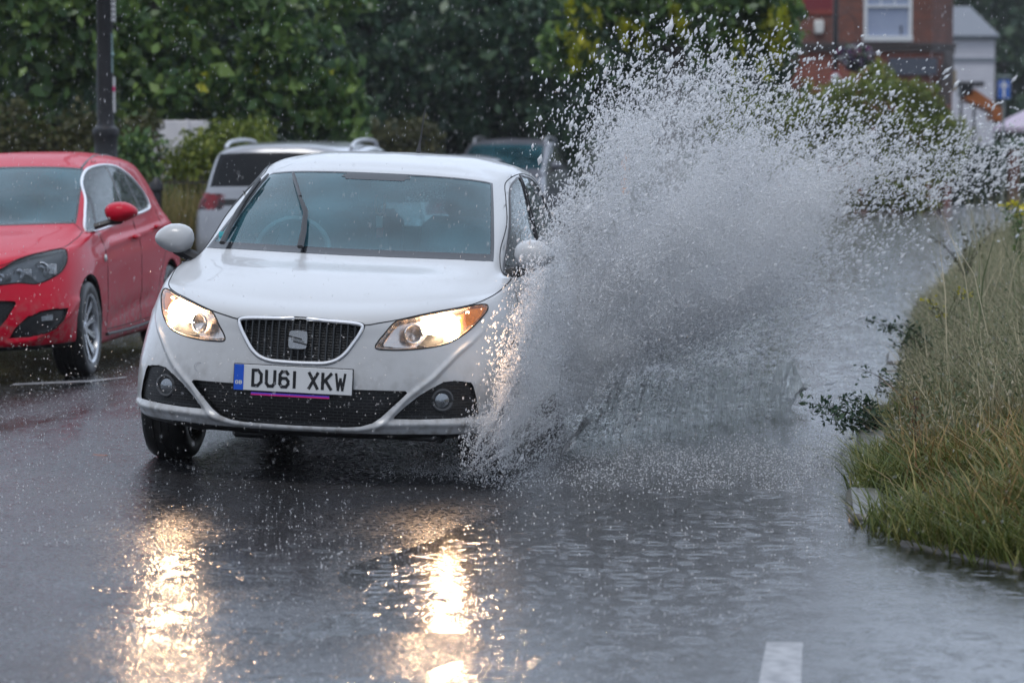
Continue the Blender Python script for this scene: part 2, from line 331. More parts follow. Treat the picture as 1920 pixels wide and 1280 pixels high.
# ------------------------------------------------------------------ shared materials
def glass_mat(name, tint, haze, hz=.1, rough=.02, spots=0.):
    if name in MATS: return MATS[name]
    m = bpy.data.materials.new(name); m.use_nodes = True; n = m.node_tree; n.nodes.clear()
    o = n.nodes.new('ShaderNodeOutputMaterial'); t = n.nodes.new('ShaderNodeBsdfTransparent'); t.inputs[0].default_value = (*tint, 1)
    d = n.nodes.new('ShaderNodeBsdfDiffuse'); d.inputs[0].default_value = (*haze, 1)
    g = n.nodes.new('ShaderNodeBsdfGlossy'); g.inputs['Roughness'].default_value = rough; g.inputs[0].default_value = (.95, 1, 1, 1)
    a = n.nodes.new('ShaderNodeMixShader'); a.inputs[0].default_value = hz; n.links.new(t.outputs[0], a.inputs[1]); n.links.new(d.outputs[0], a.inputs[2])
    f = n.nodes.new('ShaderNodeFresnel'); f.inputs[0].default_value = 1.5
    b = n.nodes.new('ShaderNodeMixShader'); n.links.new(f.outputs[0], b.inputs[0]); n.links.new(a.outputs[0], b.inputs[1]); n.links.new(g.outputs[0], b.inputs[2])
    tc = n.nodes.new('ShaderNodeTexCoord')
    if spots:   # rain drops standing on the glass
        v = n.nodes.new('ShaderNodeTexVoronoi'); v.inputs['Scale'].default_value = 95; n.links.new(tc.outputs['Object'], v.inputs['Vector'])
        r = n.nodes.new('ShaderNodeMapRange'); r.inputs[1].default_value = 0; r.inputs[2].default_value = .42; r.inputs[3].default_value = 1; r.inputs[4].default_value = 0
        n.links.new(v.outputs['Distance'], r.inputs[0])
        bu = n.nodes.new('ShaderNodeBump'); bu.inputs['Strength'].default_value = spots; bu.inputs['Distance'].default_value = .004
        n.links.new(r.outputs[0], bu.inputs['Height']); n.links.new(bu.outputs[0], g.inputs['Normal']); n.links.new(bu.outputs[0], f.inputs['Normal'])
    else:
        z = n.nodes.new('ShaderNodeTexNoise'); z.inputs['Scale'].default_value = 2.2; z.inputs['Detail'].default_value = 3; n.links.new(tc.outputs['Object'], z.inputs['Vector'])
        r = n.nodes.new('ShaderNodeMapRange'); r.inputs[3].default_value = hz*.4; r.inputs[4].default_value = hz*1.6; r.inputs[1].default_value = .3; r.inputs[2].default_value = .7
        n.links.new(z.outputs[0], r.inputs[0]); n.links.new(r.outputs[0], a.inputs[0])
    n.links.new(b.outputs[0], o.inputs[0]); MATS[name] = m; return m
def paint_mat(name, col, rough=.28, drops=.35):
    """car paint, clear coat, beaded with rain"""
    if name in MATS: return MATS[name]
    m = mat(name, col, rough=rough, coat=.8, spec=.5); n = m.node_tree; p = n.nodes['Principled BSDF']
    tc = n.nodes.new('ShaderNodeTexCoord'); v = n.nodes.new('ShaderNodeTexVoronoi'); v.inputs['Scale'].default_value = 60
    n.links.new(tc.outputs['Object'], v.inputs['Vector'])
    r = n.nodes.new('ShaderNodeMapRange'); r.inputs[1].default_value = 0; r.inputs[2].default_value = .3; r.inputs[3].default_value = 1; r.inputs[4].default_value = 0
    n.links.new(v.outputs['Distance'], r.inputs[0])
    nz = n.nodes.new('ShaderNodeTexNoise'); nz.inputs['Scale'].default_value = 5; n.links.new(tc.outputs['Object'], nz.inputs['Vector'])
    r2 = n.nodes.new('ShaderNodeMapRange'); r2.inputs[1].default_value = .35; r2.inputs[2].default_value = .65; n.links.new(nz.outputs[0], r2.inputs[0])
    mm = n.nodes.new('ShaderNodeMath'); mm.operation = 'MULTIPLY'; n.links.new(r.outputs[0], mm.inputs[0]); n.links.new(r2.outputs[0], mm.inputs[1])
    b = n.nodes.new('ShaderNodeBump'); b.inputs['Strength'].default_value = drops; b.inputs['Distance'].default_value = .003
    n.links.new(mm.outputs[0], b.inputs['Height']); n.links.new(b.outputs[0], p.inputs['Coat Normal'])
    # thin road film splashed on low down, broken up like real dirt
    sx = n.nodes.new('ShaderNodeSeparateXYZ'); n.links.new(tc.outputs['Object'], sx.inputs[0])
    g1_ = n.nodes.new('ShaderNodeMapRange'); n.links.new(sx.outputs['Z'], g1_.inputs[0]); g1_.inputs[1].default_value = .62; g1_.inputs[2].default_value = .2
    dn = n.nodes.new('ShaderNodeTexNoise'); dn.inputs['Scale'].default_value = 22; dn.inputs['Detail'].default_value = 6; n.links.new(tc.outputs['Object'], dn.inputs['Vector'])
    g2_ = n.nodes.new('ShaderNodeMapRange'); n.links.new(dn.outputs[0], g2_.inputs[0]); g2_.inputs[1].default_value = .45; g2_.inputs[2].default_value = .75
    mm2 = n.nodes.new('ShaderNodeMath'); mm2.operation = 'MULTIPLY'; n.links.new(g1_.outputs[0], mm2.inputs[0]); n.links.new(g2_.outputs[0], mm2.inputs[1])
    cm = n.nodes.new('ShaderNodeMixRGB'); n.links.new(mm2.outputs[0], cm.inputs[0]); cm.inputs[1].default_value = (*col, 1); cm.inputs[2].default_value = (.20, .18, .16, 1); n.links.new(cm.outputs[0], p.inputs['Base Color'])
    return m
def grid_mat(name, sx, sy, dark=(.004,.004,.005), light=(.03,.03,.032), mortar=.12, off=.5):
    m = mat(name, dark, rough=.4); n = m.node_tree; p = n.nodes['Principled BSDF']
    tc = n.nodes.new('ShaderNodeTexCoord'); mp = n.nodes.new('ShaderNodeMapping'); mp.inputs['Rotation'].default_value = (R(90), 0, 0)
    n.links.new(tc.outputs['Object'], mp.inputs[0])
    b = n.nodes.new('ShaderNodeTexBrick'); b.inputs['Scale'].default_value = 1; b.inputs['Brick Width'].default_value = sx; b.inputs['Row Height'].default_value = sy
    b.inputs['Mortar Size'].default_value = mortar*sy; b.inputs['Color1'].default_value = (*dark, 1); b.inputs['Color2'].default_value = (*dark, 1); b.inputs['Mortar'].default_value = (*light, 1)
    n.links.new(mp.outputs[0], b.inputs[0]); n.links.new(b.outputs['Color'], p.inputs['Base Color'])
    bu = n.nodes.new('ShaderNodeBump'); bu.inputs['Distance'].default_value = .006; bu.inputs['Strength'].default_value = 1; n.links.new(b.outputs['Fac'], bu.inputs['Height']); n.links.new(bu.outputs[0], p.inputs['Normal'])
    return m
m_white = paint_mat('white_paint', (.47, .475, .485), drops=.9); m_white.node_tree.nodes['Principled BSDF'].inputs['Coat Weight'].default_value = .55
m_red = paint_mat('red_paint', (.50, .003, .024), rough=.42, drops=.6); m_red.node_tree.nodes['Principled BSDF'].inputs['Coat Weight'].default_value = .3; m_red.node_tree.nodes['Principled BSDF'].inputs['Specular IOR Level'].default_value = .12
m_silver = paint_mat('silver_paint', (.33, .34, .37)); m_silver.node_tree.nodes['Principled BSDF'].inputs['Metallic'].default_value = .3
m_dark = paint_mat('grey_paint', (.15, .155, .185)); m_pale = paint_mat('pale_paint', (.45, .44, .48))
m_blk = mat('black_plastic', (.012, .012, .014), rough=.45, noise=(30, .2, (.022, .022, .024)))
m_gap = mat('panel_gap', (.006, .006, .007), rough=.7)
m_rub = mat('rubber_trim', (.010, .010, .012), rough=.35)
m_tyre = mat('tyre_rubber', (.012, .012, .013), rough=.38, noise=(40, .2, (.02, .02, .021)), bump=(120, .4, .002))
m_chr = mat('chrome', (.82, .83, .86), rough=.12, metal=1)
m_rim = mat('alloy', (.55, .56, .58), rough=.25, metal=.8, noise=(14, .2, (.42, .43, .45)))
m_int = mat('cabin_dark', (.045, .05, .055), rough=.7, noise=(20, .2, (.06, .066, .072)))
m_seat = mat('seat_cloth', (.06, .07, .08), rough=.9, noise=(60, .2, (.08, .09, .10)))
m_line = mat('headliner', (.30, .31, .32), rough=.9, noise=(20, .2, (.26, .27, .28)))
m_ws = glass_mat('windscreen_glass', (.52, .84, .92), (.12, .37, .47), .17)
m_sg = glass_mat('side_glass', (.45, .56, .56), (.1, .13, .14), .08, spots=.35)
m_lens = glass_mat('lamp_lens', (.97, .97, .97), (.6, .6, .6), .02)
m_refl = mat('reflector', (.80, .74, .70), rough=.22, metal=.9, bump=(70, .3, .003))
m_bulb = mat('lit_lamp', (1, 1, 1), emit=(1, .63, .36), es=360)
m_bulb2 = mat('lit_lamp_edge', (1, .8, .6), emit=(1, .62, .28), es=5)
m_amb = mat('amber_lens', (.85, .25, .03), rough=.15, emit=(1, .3, .03), es=.25, noise=(90, .15, (.6, .12, .01)))

def displace(b, line, h, wd, cond):
    """a soft pressed ridge along a line given in the front projection"""
    V = b.P.reshape(-1, 3); N = b.N.reshape(-1, 3); Q = V[:, [0, 2]]; d = np.full(len(V), 9.)
    line = np.array(line, float)
    for a, c in zip(line[:-1], line[1:]):
        ab = c-a; t = np.clip(((Q-a)@ab)/(ab@ab), 0, 1); d = np.minimum(d, np.linalg.norm(Q-(a+t[:, None]*ab), axis=1))
    k = h*np.exp(-(d/wd)**2)*cond(V)
    b.P = (V+N*k[:, None]).reshape(b.P.shape)
def recess(b, labels, depth, name, m, parent, side=0, taper=1.):
    """the faces of a region pushed in, with walls back to the rim of the opening"""
    mk = np.isin(b.lab, labels); F = b.F[mk]; u, inv = np.unique(F, return_inverse=True); F = inv.reshape(-1, F.shape[1])
    V = b.P.reshape(-1, 3)[u]; n = len(V); W = V - b.N.reshape(-1, 3)[u]*np.array([.3, 1, .3])*depth
    c = V.mean(0) if V[:, 0].min() > .01 else np.array([0, V[:, 1].mean(), V[:, 2].mean()])
    W = c+(W-c)*taper if taper != 1 else W
    E = {}
    for f in F:
        for q in range(3):
            a, d = int(f[q]), int(f[(q+1) % 3])
            if (d, a) in E: del E[(d, a)]
            else: E[(a, d)] = 1
    walls = [(a, d, d+n, a+n) for a, d in E if not (abs(V[a][0]) < 1e-6 and abs(V[d][0]) < 1e-6)]
    w4 = np.array(walls)[:, ::-1]; VV = np.concatenate([V, W]); FF = np.concatenate([F+n, w4[:, [0, 1, 2]], w4[:, [0, 2, 3]]])
    o = []
    sides = (1, -1) if side == 0 else (side,)
    Vs = []; Fs = []; k = 0
    for sg in sides:
        Vs.append(VV*np.array([sg, 1, 1])); Fs.append((FF if sg == 1 else FF[:, ::-1])+k); k += len(VV)
    return link(name, mesh(np.concatenate(Vs), np.concatenate(Fs)), m, parent)
def surf_part(b, labels, name, m, parent, side=0, off=0.):
    V, F = b.part(labels, side=side, off=off)
    return link(name, mesh(V, F), m, parent)
def line_pts(b, pts, proj, off=.001, n=6, closed=False, sgn=1):
    E = smoothpoly([(p[0], p[1], 0) for p in pts], n, closed) if len(pts) > 2 and n > 1 else np.array([(p[0], p[1], 0) for p in pts])
    r = []
    for p in E:
        q = b.front(p[0], p[1], off) if proj == 'xz' else (b.side_(p[0], p[1], off, sgn) if proj == 'yz' else b.top(p[0], p[1], off))
        if q is not None: r.append(q)
    return r
def make_wheel(r, wd, rim_r, spokes, parent, loc, out, twin=True, rimm=None):
    """wheel with its axis along x; out = +1 when the outer face looks to +x"""
    t = MB(); h = wd/2
    prof = [(rim_r, -h*.8), (rim_r+.012, -h*.95), (r-.035, -h), (r-.012, -h*.9), (r, -h*.68)]
    for g in (-.35, 0, .35): prof += [(r, h*(g-.06)), (r-.008, h*(g-.04)), (r-.008, h*(g+.04)), (r, h*(g+.06))]
    prof += [(r, h*.68), (r-.012, h*.9), (r-.035, h), (rim_r+.012, h*.95), (rim_r, h*.8)]
    t.lathe(prof, 48, axis='x')
    w_ = t.build('wheel', m_tyre, parent, angle=50); w_.location = loc
    q = MB(); q.lathe([(rim_r+.002, -h*.8), (rim_r-.012, -h*.7), (rim_r-.02, h*.5), (rim_r-.012, h*.9), (rim_r+.006, h*.97), (rim_r+.004, h*.82)], 48, axis='x')
    q.lathe([(0, h*.62), (.035, h*.62), (.055, h*.5), (.06, h*.2)], 20, axis='x')
    for i in range(spokes):
        a = 2*math.pi*i/spokes
        for dd in ((-.07, .07) if twin else (0,)):
            a2 = a+dd; M = Matrix.Rotation(a2, 4, 'X')
            V = []
            for rr, ww, dx in ((.04, .011, h*.55), (rim_r*.55, .0085, h*.62), (rim_r-.015, .010, h*.8)):
                for sx in (0, -.018):
                    for sy in (-1, 1): V.append(tuple(M @ Vector((dx+sx, sy*ww, rr))))
            q.add(V, [(0,1,5,4),(4,5,9,8),(2,6,7,3),(6,10,11,7),(0,4,6,2),(4,8,10,6),(1,3,7,5),(5,7,11,9)])
    rm = q.build('rim', rimm or m_rim, w_, angle=30)
    bk = MB(); bk.lathe([(0, -h*.1), (rim_r*.6, -h*.1), (rim_r*.62, -h*.3), (rim_r-.02, -h*.3)], 32, axis='x'); bk.build('brake_disc', m_blk, w_)
    if out < 0: w_.rotation_euler = (0, 0, math.pi)
    return w_
def seat(x, y, z, name, parent, s=1.):
    q = MB(); q.box((x, y, z+.10), (.50, .50, .18), bev=.06)
    M = Matrix.Translation((x, y+.30, z+.12)) @ Matrix.Rotation(R(-17), 4, 'X')
    q.box((0, 0, .30), (.48, .15, .62), M=M, bev=.06)
    q.box((0, .0, .70), (.25, .10, .19), M=M, bev=.04); q.box((-.06, 0, .60), (.014, .014, .1), M=M); q.box((.06, 0, .60), (.014, .014, .1), M=M)
    return q.build(name, m_seat, parent)
def cabin(parent, s=(1, 1, 1)):
    """tub, dashboard, steering wheel on the viewer's left, seats and lining"""
    q = MB(); q.box((0, 2.05, .36), (1.50, 3.3, .26), bev=.05); q.box((0, .62, .5), (1.30, .78, .34), bev=.05)
    q.box((0, 3.55, .60), (1.3, .55, .4), bev=.05)
    u = q.build('underbody', m_int, parent); u.scale = s
    q = MB(); q.box((0, 1.32, .80), (1.36, .42, .26), bev=.08); q.box((-.37, 1.46, .90), (.36, .2, .10), bev=.04)
    d = q.build('dashboard', m_int, parent); d.scale = s
    q = MB(); q.tube([(-.37+.185*math.cos(a), 1.62+.07*math.sin(a), .93+.175*math.sin(a)) for a in np.linspace(0, 2*math.pi, 28)[:-1]], .015, 8, closed=True)
    q.box((-.37, 1.6, .92), (.14, .05, .10), bev=.02); q.box((-.37, 1.6, .93), (.34, .02, .03), bev=.008)
    d = q.build('steering_wheel', mat('wheel_grip', (.14, .15, .16), rough=.5), parent); d.scale = s
    for x, y in ((-.37, 2.0), (.37, 2.0), (-.35, 2.9), (.35, 2.9)):
        d = seat(x, y, .42, 'seat', parent); d.scale = s
    return u
def mirror_shell(x, y, z, rx, ry, rz, sgn, m, parent, n=14, droop=.25):
    """door mirror: domed shell towards the front, flat glass to the rear"""
    q = MB(); V = []; nu, nv = 22, 12
    for j in range(nv+1):
        t = math.pi/2*j/nv; k = math.sin(t)**.72
        for i in range(nu):
            a = 2*math.pi*i/nu; ca, sa = math.cos(a), math.sin(a)
            ex = abs(ca)**.8*(1 if ca > 0 else -1); ez = abs(sa)**.8*(1 if sa > 0 else -1)
            sz = (1-.42*max(ex, 0)**1.6) if ez > 0 else (.92-.35*max(ex, 0)**1.3+.22*max(-ex, 0)**2)
            V.append((x+sgn*rx*k*ex*(1 if ex > 0 else 1-.18*max(-ez, 0)), y-ry*(math.cos(t)**1.1), z+rz*k*ez*sz))
    F = [[j*nu+i, (j+1)*nu+i, (j+1)*nu+(i+1) % nu, j*nu+(i+1) % nu] for j in range(nv) for i in range(nu)]
    b0 = nv*nu; V += [(x+(V[b0+i][0]-x)*.93, y+.02, z+(V[b0+i][2]-z)*.93) for i in range(nu)]
    F += [[b0+i, b0+nu+i, b0+nu+(i+1) % nu, b0+(i+1) % nu] for i in range(nu)] + [[b0+nu+i for i in range(nu)]]
    if sgn < 0: F = [f[::-1] for f in F]
    return q.add(V, F).build('door_mirror', m, parent, angle=60)

# ================================================================== the white hatchback
WTH = math.asin(.126)
white = empty('hatchback_car', (-.954, 12.0, .04), (0, 0, 0), 'white five-door hatchback with lit headlights driving through the flooded gutter', 'car')
white.matrix_world = Matrix.Translation((-.954, 12.0, .04)) @ Matrix.Rotation(-WTH, 4, 'Z') @ Matrix.Rotation(R(2.4), 4, 'Y')
B = Body(rows_hatch(), [30]*5+[20]*2+[18]*9, [8, 18, 22, 20, 18, 18, 14, 14, 14, 16, 16, 8, 8, 6, 6])
fr = lambda V: (V[:, 1] < .62)*np.clip((.735-V[:, 2])/.12, 0, 1)
VEE = [(.752,.73),(.738,.68),(.70,.635),(.657,.59),(.579,.493),(.48,.405),(.405,.318),(.35,.276),(.27,.262),(0,.258)]
displace(B, VEE, .009, .012, fr)
displace(B, [(.80,.30),(.745,.292),(.57,.293),(.40,.290),(.36,.285)], .012, .017, fr)
displace(B, [(.52,.345),(.61,.40),(.70,.40)], -.012, .09, fr)
displace(B, [(.0,.62),(.22,.62)], -.004, .09, fr)
V = B.P.reshape(-1, 3)
# shoulder crease along the flank and swage from the lamp
k = np.exp(-((V[:, 2]-(.70+.035*(V[:, 1]-1.0)))/.02)**2)*np.clip((V[:, 1]-.45)/.3, 0, 1)*np.clip((3.6-V[:, 1])/.3, 0, 1)*(V[:, 0] > .7)
V[:, 0] += .005*k
B.P = V.reshape(B.P.shape)
B.refresh()
VF = lambda P, N: (P[:, 1] < .95) & (P[:, 2] < 1.0)
HEAD = [(.742,.796),(.70,.797),(.66,.787),(.56,.768),(.461,.746),(.409,.733),(.367,.681),(.333,.628),(.336,.616),(.387,.611),(.466,.613),(.564,.625),(.631,.645),(.688,.686),(.727,.735),(.748,.775)]
GRIL = [(0,.728),(.127,.724),(.222,.720),(.262,.714),(.272,.706),(.262,.675),(.238,.635),(.205,.588),(.170,.560),(.125,.545),(.06,.541),(0,.540)]
HOOD = [(0,.734),(.13,.731),(.275,.713),(.34,.724),(.409,.738),(.461,.751),(.56,.774),(.66,.793),(.71,.808),(.755,.835),(.776,.862),(.785,.888),(.765,.915),(.728,.945),(.690,.966),(.575,.969),(0,.967)]
LOWI = [(0,.437),(.47,.437),(.478,.428),(.455,.402),(.415,.362),(.372,.318),(.335,.292),(.285,.276),(.22,.270),(0,.268)]
FOGR = [(.728,.470),(.70,.476),(.662,.481),(.62,.475),(.575,.450),(.524,.416),(.47,.368),(.43,.326),(.425,.314),(.53,.313),(.64,.316),(.758,.320),(.762,.335),(.752,.40),(.737,.455)]
mir = lambda L: [(-x, z) for x, z in L[::-1] if x > 0] + [p for p in L]
B.rule(lambda b: (b.FC[:, 1] < .51) & (b.FC[:, 2] < .765) & (b.fv >= b.cv[1]), 11)
B.region([(-.03,.734)]+HOOD+[(-.03,.967)], 'xz', 10, lambda P, N: (P[:, 1] < 1.17) & (P[:, 2] > .69))
B.rule(lambda b: (b.fv < b.cv[1]) & (b.fu < b.cu[6]), 12)
SWF = [(1.13,.902),(1.30,.915),(1.7,.925),(2.2,.945),(2.235,1.1),(2.26,1.25),(2.30,1.338),(2.20,1.330),(2.08,1.305),(1.95,1.262),(1.80,1.20),(1.60,1.108),(1.40,1.01),(1.22,.935)]
SWR = [(2.275,.948),(2.75,.965),(3.10,.985),(3.16,1.02),(3.12,1.12),(3.04,1.22),(2.93,1.29),(2.75,1.33),(2.5,1.346),(2.35,1.344),(2.325,1.25),(2.30,1.1)]
SD = lambda P, N: (P[:, 0] > .45) & (P[:, 2] > .8)
B.region([(1.08,.89),(1.08,.30),(1.10,.24),(2.27,.24),(2.27,.94),(2.36,1.36),(2.2,1.352),(1.85,1.24)], 'yz', 13, lambda P, N: (P[:, 0] > .45) & (P[:, 2] < 1.36), snap=True)
B.region([(2.275,.24),(2.85,.24),(2.95,.45),(3.1,.62),(3.22,.75),(3.24,1.0),(3.12,1.25),(2.9,1.34),(2.37,1.36),(2.275,.94)], 'yz', 14, lambda P, N: (P[:, 0] > .45) & (P[:, 2] < 1.36))
B.block(0, 5, 9, 11, 1); B.region(SWF, 'yz', 2, SD); B.region(SWR, 'yz', 3, SD)
for wy in (.84, 3.31):
    B.region([(wy+.338*math.cos(a), .30+.338*math.sin(a)) for a in np.linspace(0, 2*math.pi, 40)[:-1]], 'yz', 9, lambda P, N: (P[:, 0] > .6))
B.region(HEAD, 'xz', 4, VF); B.region([(-.03,.728)]+GRIL+[(-.03,.540)], 'xz', 5, VF)
B.region([(-.03,.437)]+LOWI+[(-.03,.268)], 'xz', 6, VF); B.region(FOGR, 'xz', 7, lambda P, N: (P[:, 1] < .5))
B.rule(lambda b: (b.fu >= b.cu[13]) & (b.fv >= b.cv[9]) & (b.fv < b.cv[11]), 8)
B.finish()
surf_part(B, [0], 'body', m_white, white); surf_part(B, [10], 'bonnet', m_white, white)
surf_part(B, [11], 'front_bumper', m_white, white)
surf_part(B, [12], 'front_skirt', m_blk, white)
for sg in (1, -1):
    d = surf_part(B, [13], 'door', m_white, white, side=sg); surf_part(B, [2], 'window', m_sg, d, side=sg)
    d2 = surf_part(B, [14], 'door', m_white, white, side=sg); surf_part(B, [3], 'window', m_sg, d2, side=sg)
    for dd, poly, r_ in ((d, SWF, .007), (d2, SWR, .007)):
        q = MB(); q.tube(line_pts(B, poly, 'yz', .0, 5, True, sg), r_, 6, closed=True); q.build('window_seal', m_rub, dd)
        q = MB(); q.tube([Vector((v.x+sg*.004, v.y, v.z)) for v in line_pts(B, [(y+.0*y, z-.012) for y, z in poly[:4]], 'yz', .003, 3, False, sg)], .005, 6); q.build('sill_strip', m_chr, dd)
    q = MB()
    for L in ([(1.08,.89),(1.07,.6),(1.08,.26)], [(2.275,.26),(2.275,.6),(2.275,.94),(2.32,1.2),(2.36,1.35)], [(1.08,.89),(1.3,1.005),(1.6,1.13),(1.85,1.24),(2.08,1.325),(2.36,1.36),(2.7,1.352),(2.95,1.325),(3.12,1.25),(3.22,1.05),(3.24,.85)]):
        q.tube(line_pts(B, L, 'yz', -.0005, 6, False, sg), .003, 5)
    q.build('door_gap', m_gap, white)
    q = MB(); LN = ([(.36, -sg*.16), (.334, -sg*.16), (.334, sg*.105)], 28); q.lathe(*LN, (sg*.72, .84, .30), 'x', -.15, math.pi+.15); q.box((sg*.56, .84, .42), (.02, .66, .5)); q.build('wheel_arch_liner', m_blk, white)
    q = MB(); q.lathe(*LN, (sg*.72, 3.31, .30), 'x', -.15, math.pi+.15); q.box((sg*.56, 3.31, .42), (.02, .66, .5)); q.build('wheel_arch_liner', m_blk, white)
    q = MB(); q.box((0, 0, 0), (.03, .17, .03), bev=.012); h = q.build('handle', m_white, d); p = B.side_(2.1, .80, .02, sg); h.location = p
    # mirrors
    mirror_shell(sg*.868, 1.25, .998, .096, .078, .074, sg, m_white, white)
    q = MB(); q.tube([(sg*.74, 1.25, .90), (sg*.80, 1.25, .925), (sg*.86, 1.26, .955)], [.035, .03, .034], 8); q.build('mirror_arm', m_blk, white)
    # headlamps
    L = surf_part(B, [4], 'headlight', m_lens, white, side=sg)
    recess(B, [4], .12, 'reflector', m_refl, L, side=sg, taper=.93)
    q = MB(); q.tube(line_pts(B, [(sg*x, z) for x, z in HEAD], 'xz', .0, 4, True), .0035, 6, closed=True); q.build('lamp_gasket', m_gap, L)
    for (x, z, r_, mm, nm, dep) in ((.598, .700, .062, m_bulb, 'bulb', .045), (.474, .678, .040, None, 'main_beam_bowl', .045)):
        sp = B.front(x, z); c = (sg*x, sp.y+dep, z)
        M = Matrix.Translation(c) @ Matrix.Rotation(R(sg*30), 4, 'Z')
        q = MB(); q.lathe([(0, -.0), (r_*.55, -.003), (r_*.86, -.008)] if mm else [(0, .03), (r_*.4, .02), (r_, 0)], 28, axis='y'); q.V = [tuple(M @ Vector(v)) for v in q.V]
        q.build(nm, mm or m_refl, L)
        q = MB(); q.tube([M @ Vector((r_*math.cos(a), -.006, r_*math.sin(a))) for a in np.linspace(0, 2*math.pi, 30)[:-1]], r_*.14, 8, closed=True)
        q.build('lamp_ring', m_bulb2 if mm else m_chr, L)
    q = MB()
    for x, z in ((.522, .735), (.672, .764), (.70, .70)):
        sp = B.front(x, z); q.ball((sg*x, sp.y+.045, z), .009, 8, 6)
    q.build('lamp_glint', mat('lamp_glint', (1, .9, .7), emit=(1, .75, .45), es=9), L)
    AM = [(.676,.786),(.742,.790),(.735,.755),(.712,.725),(.690,.712),(.680,.74)]
    pts = [B.front(x, z, -.014) for x, z in AM]; pts2 = [p+Vector((0, .05, 0)) for p in pts]
    q = MB(); n = len(AM); q.add([(sg*p.x, p.y, p.z) for p in pts+pts2], [list(range(n))] + [[i, (i+1) % n, n+(i+1) % n, n+i] for i in range(n)]); q.build('indicator', m_amb, L, smooth=False)
    # fog lamps
    sp = B.front(.617, .395); M = Matrix.Translation((sg*.617, sp.y+.012, .395)) @ Matrix.Rotation(R(sg*22), 4, 'Z')
    q = MB(); q.lathe([(0, -.012), (.02, -.010), (.034, 0), (.036, .02)], 24, axis='y'); q.V = [tuple(M @ Vector(v)) for v in q.V]; fl = q.build('fog_light', mat('fog_lens', (.30, .32, .34), rough=.08, metal=.75, bump=(60, .5, .004)), white)
    q = MB(); q.tube([M @ Vector((.044*math.cos(a), 0, .044*math.sin(a))) for a in np.linspace(0, 2*math.pi, 28)[:-1]], .009, 8, closed=True); q.build('lamp_ring', mat('fog_ring', (.06, .062, .066), rough=.25), fl)
    make_wheel(.300, .205, .205, 5, white, (sg*.732, .84, .298), sg); make_wheel(.300, .205, .205, 5, white, (sg*.73, 3.31, .298), sg)
q = MB(); q.tube(line_pts(B, mir([p for p in HOOD[:14]])[::-1] if False else HOOD[:14], 'xz', -.0005, 5), .0032, 5)
q.tube(line_pts(B, [(-x, z) for x, z in HOOD[:14]], 'xz', -.0005, 5), .0032, 5); q.build('bonnet_gap', m_gap, white)
g = recess(B, [5], .035, 'grille', mat('grille_back', (.006, .006, .007), rough=.5), white)
q = MB()
zt = lambda x: np.interp(abs(x), [p[0] for p in GRIL[:5]], [p[1] for p in GRIL[:5]]); lo = sorted(GRIL[5:], key=lambda p: p[0])
zb = lambda x: np.interp(abs(x), [p[0] for p in lo], [p[1] for p in lo])
for i in range(-8, 9):
    x = i*.0303
    if abs(x) < .262:
        P_ = [B.front(x, z, -.008) for z in np.linspace(zb(x)+.004, zt(x)-.004, 8)]; q.tube(P_, .0042, 6)
for z in np.arange(.552, .72, .012):
    xs = [x for x in np.linspace(-.26, .26, 40) if zb(x)+.003 < z < zt(x)-.003]
    if len(xs) > 2: q.tube([B.front(x, z, -.020) for x in xs], .0022, 4)
q.build('grille_bars', mat('bar_grey', (.045, .048, .052), rough=.22, metal=.3), g)
q = MB(); q.tube(line_pts(B, mir(GRIL)[:-1], 'xz', .001, 4, True), .0075, 8, closed=True, flat=1.1); q.build('grille_frame', mat('satin_chrome', (.86, .87, .9), rough=.38, metal=.6), g)
q = MB(); q.tube(line_pts(B, [(x*1.03, (z-.63)*1.07+.63) for x, z in mir(GRIL)[:-1]], 'xz', -.001, 4, True), .0035, 6, closed=True); q.build('frame_gap', m_gap, g)
# badge: rounded square cut by two slanting slots into a letter shape
sp = B.front(0, .64); bd = MB(); s_ = .040
outl = smoothpoly([(-s_, -.8*s_), (-.88*s_, -.93*s_), (.8*s_, -.93*s_), (.93*s_, -.8*s_), (s_*.98, .8*s_), (.85*s_, .93*s_), (-.78*s_, .93*s_), (-.93*s_, .8*s_)], 4)
bd.prism([(x, z) for x, z in outl], -.006, .012); bdo = bd.build('badge', m_chr, g, smooth=False); bdo.location = (0, sp.y-.004, .64)
q = MB()
for a_, b_, zz, dz in ((-s_*1.02, s_*.45, .0175, -.016), (-s_*.5, s_*1.02, -.0045, -.016)):
    q.prism([(a_, zz), (b_, zz+dz*.8), (b_, zz+dz*.8-.0065), (a_, zz-.0065)], -.0085, -.0055)
q.prism([(-s_*.75, .004), (s_*.7, -.008), (s_*.7, -.0105), (-s_*.75, .0015)], -.0085, -.0055)
q.build('badge_slot', m_gap, bdo, smooth=False)
recess(B, [6], .035, 'lower_intake', grid_mat('intake_mesh', .036, .0135), white)
recess(B, [7], .022, 'fog_recess', grid_mat('fog_mesh', .03, .012, light=(.02,.02,.022)), white)
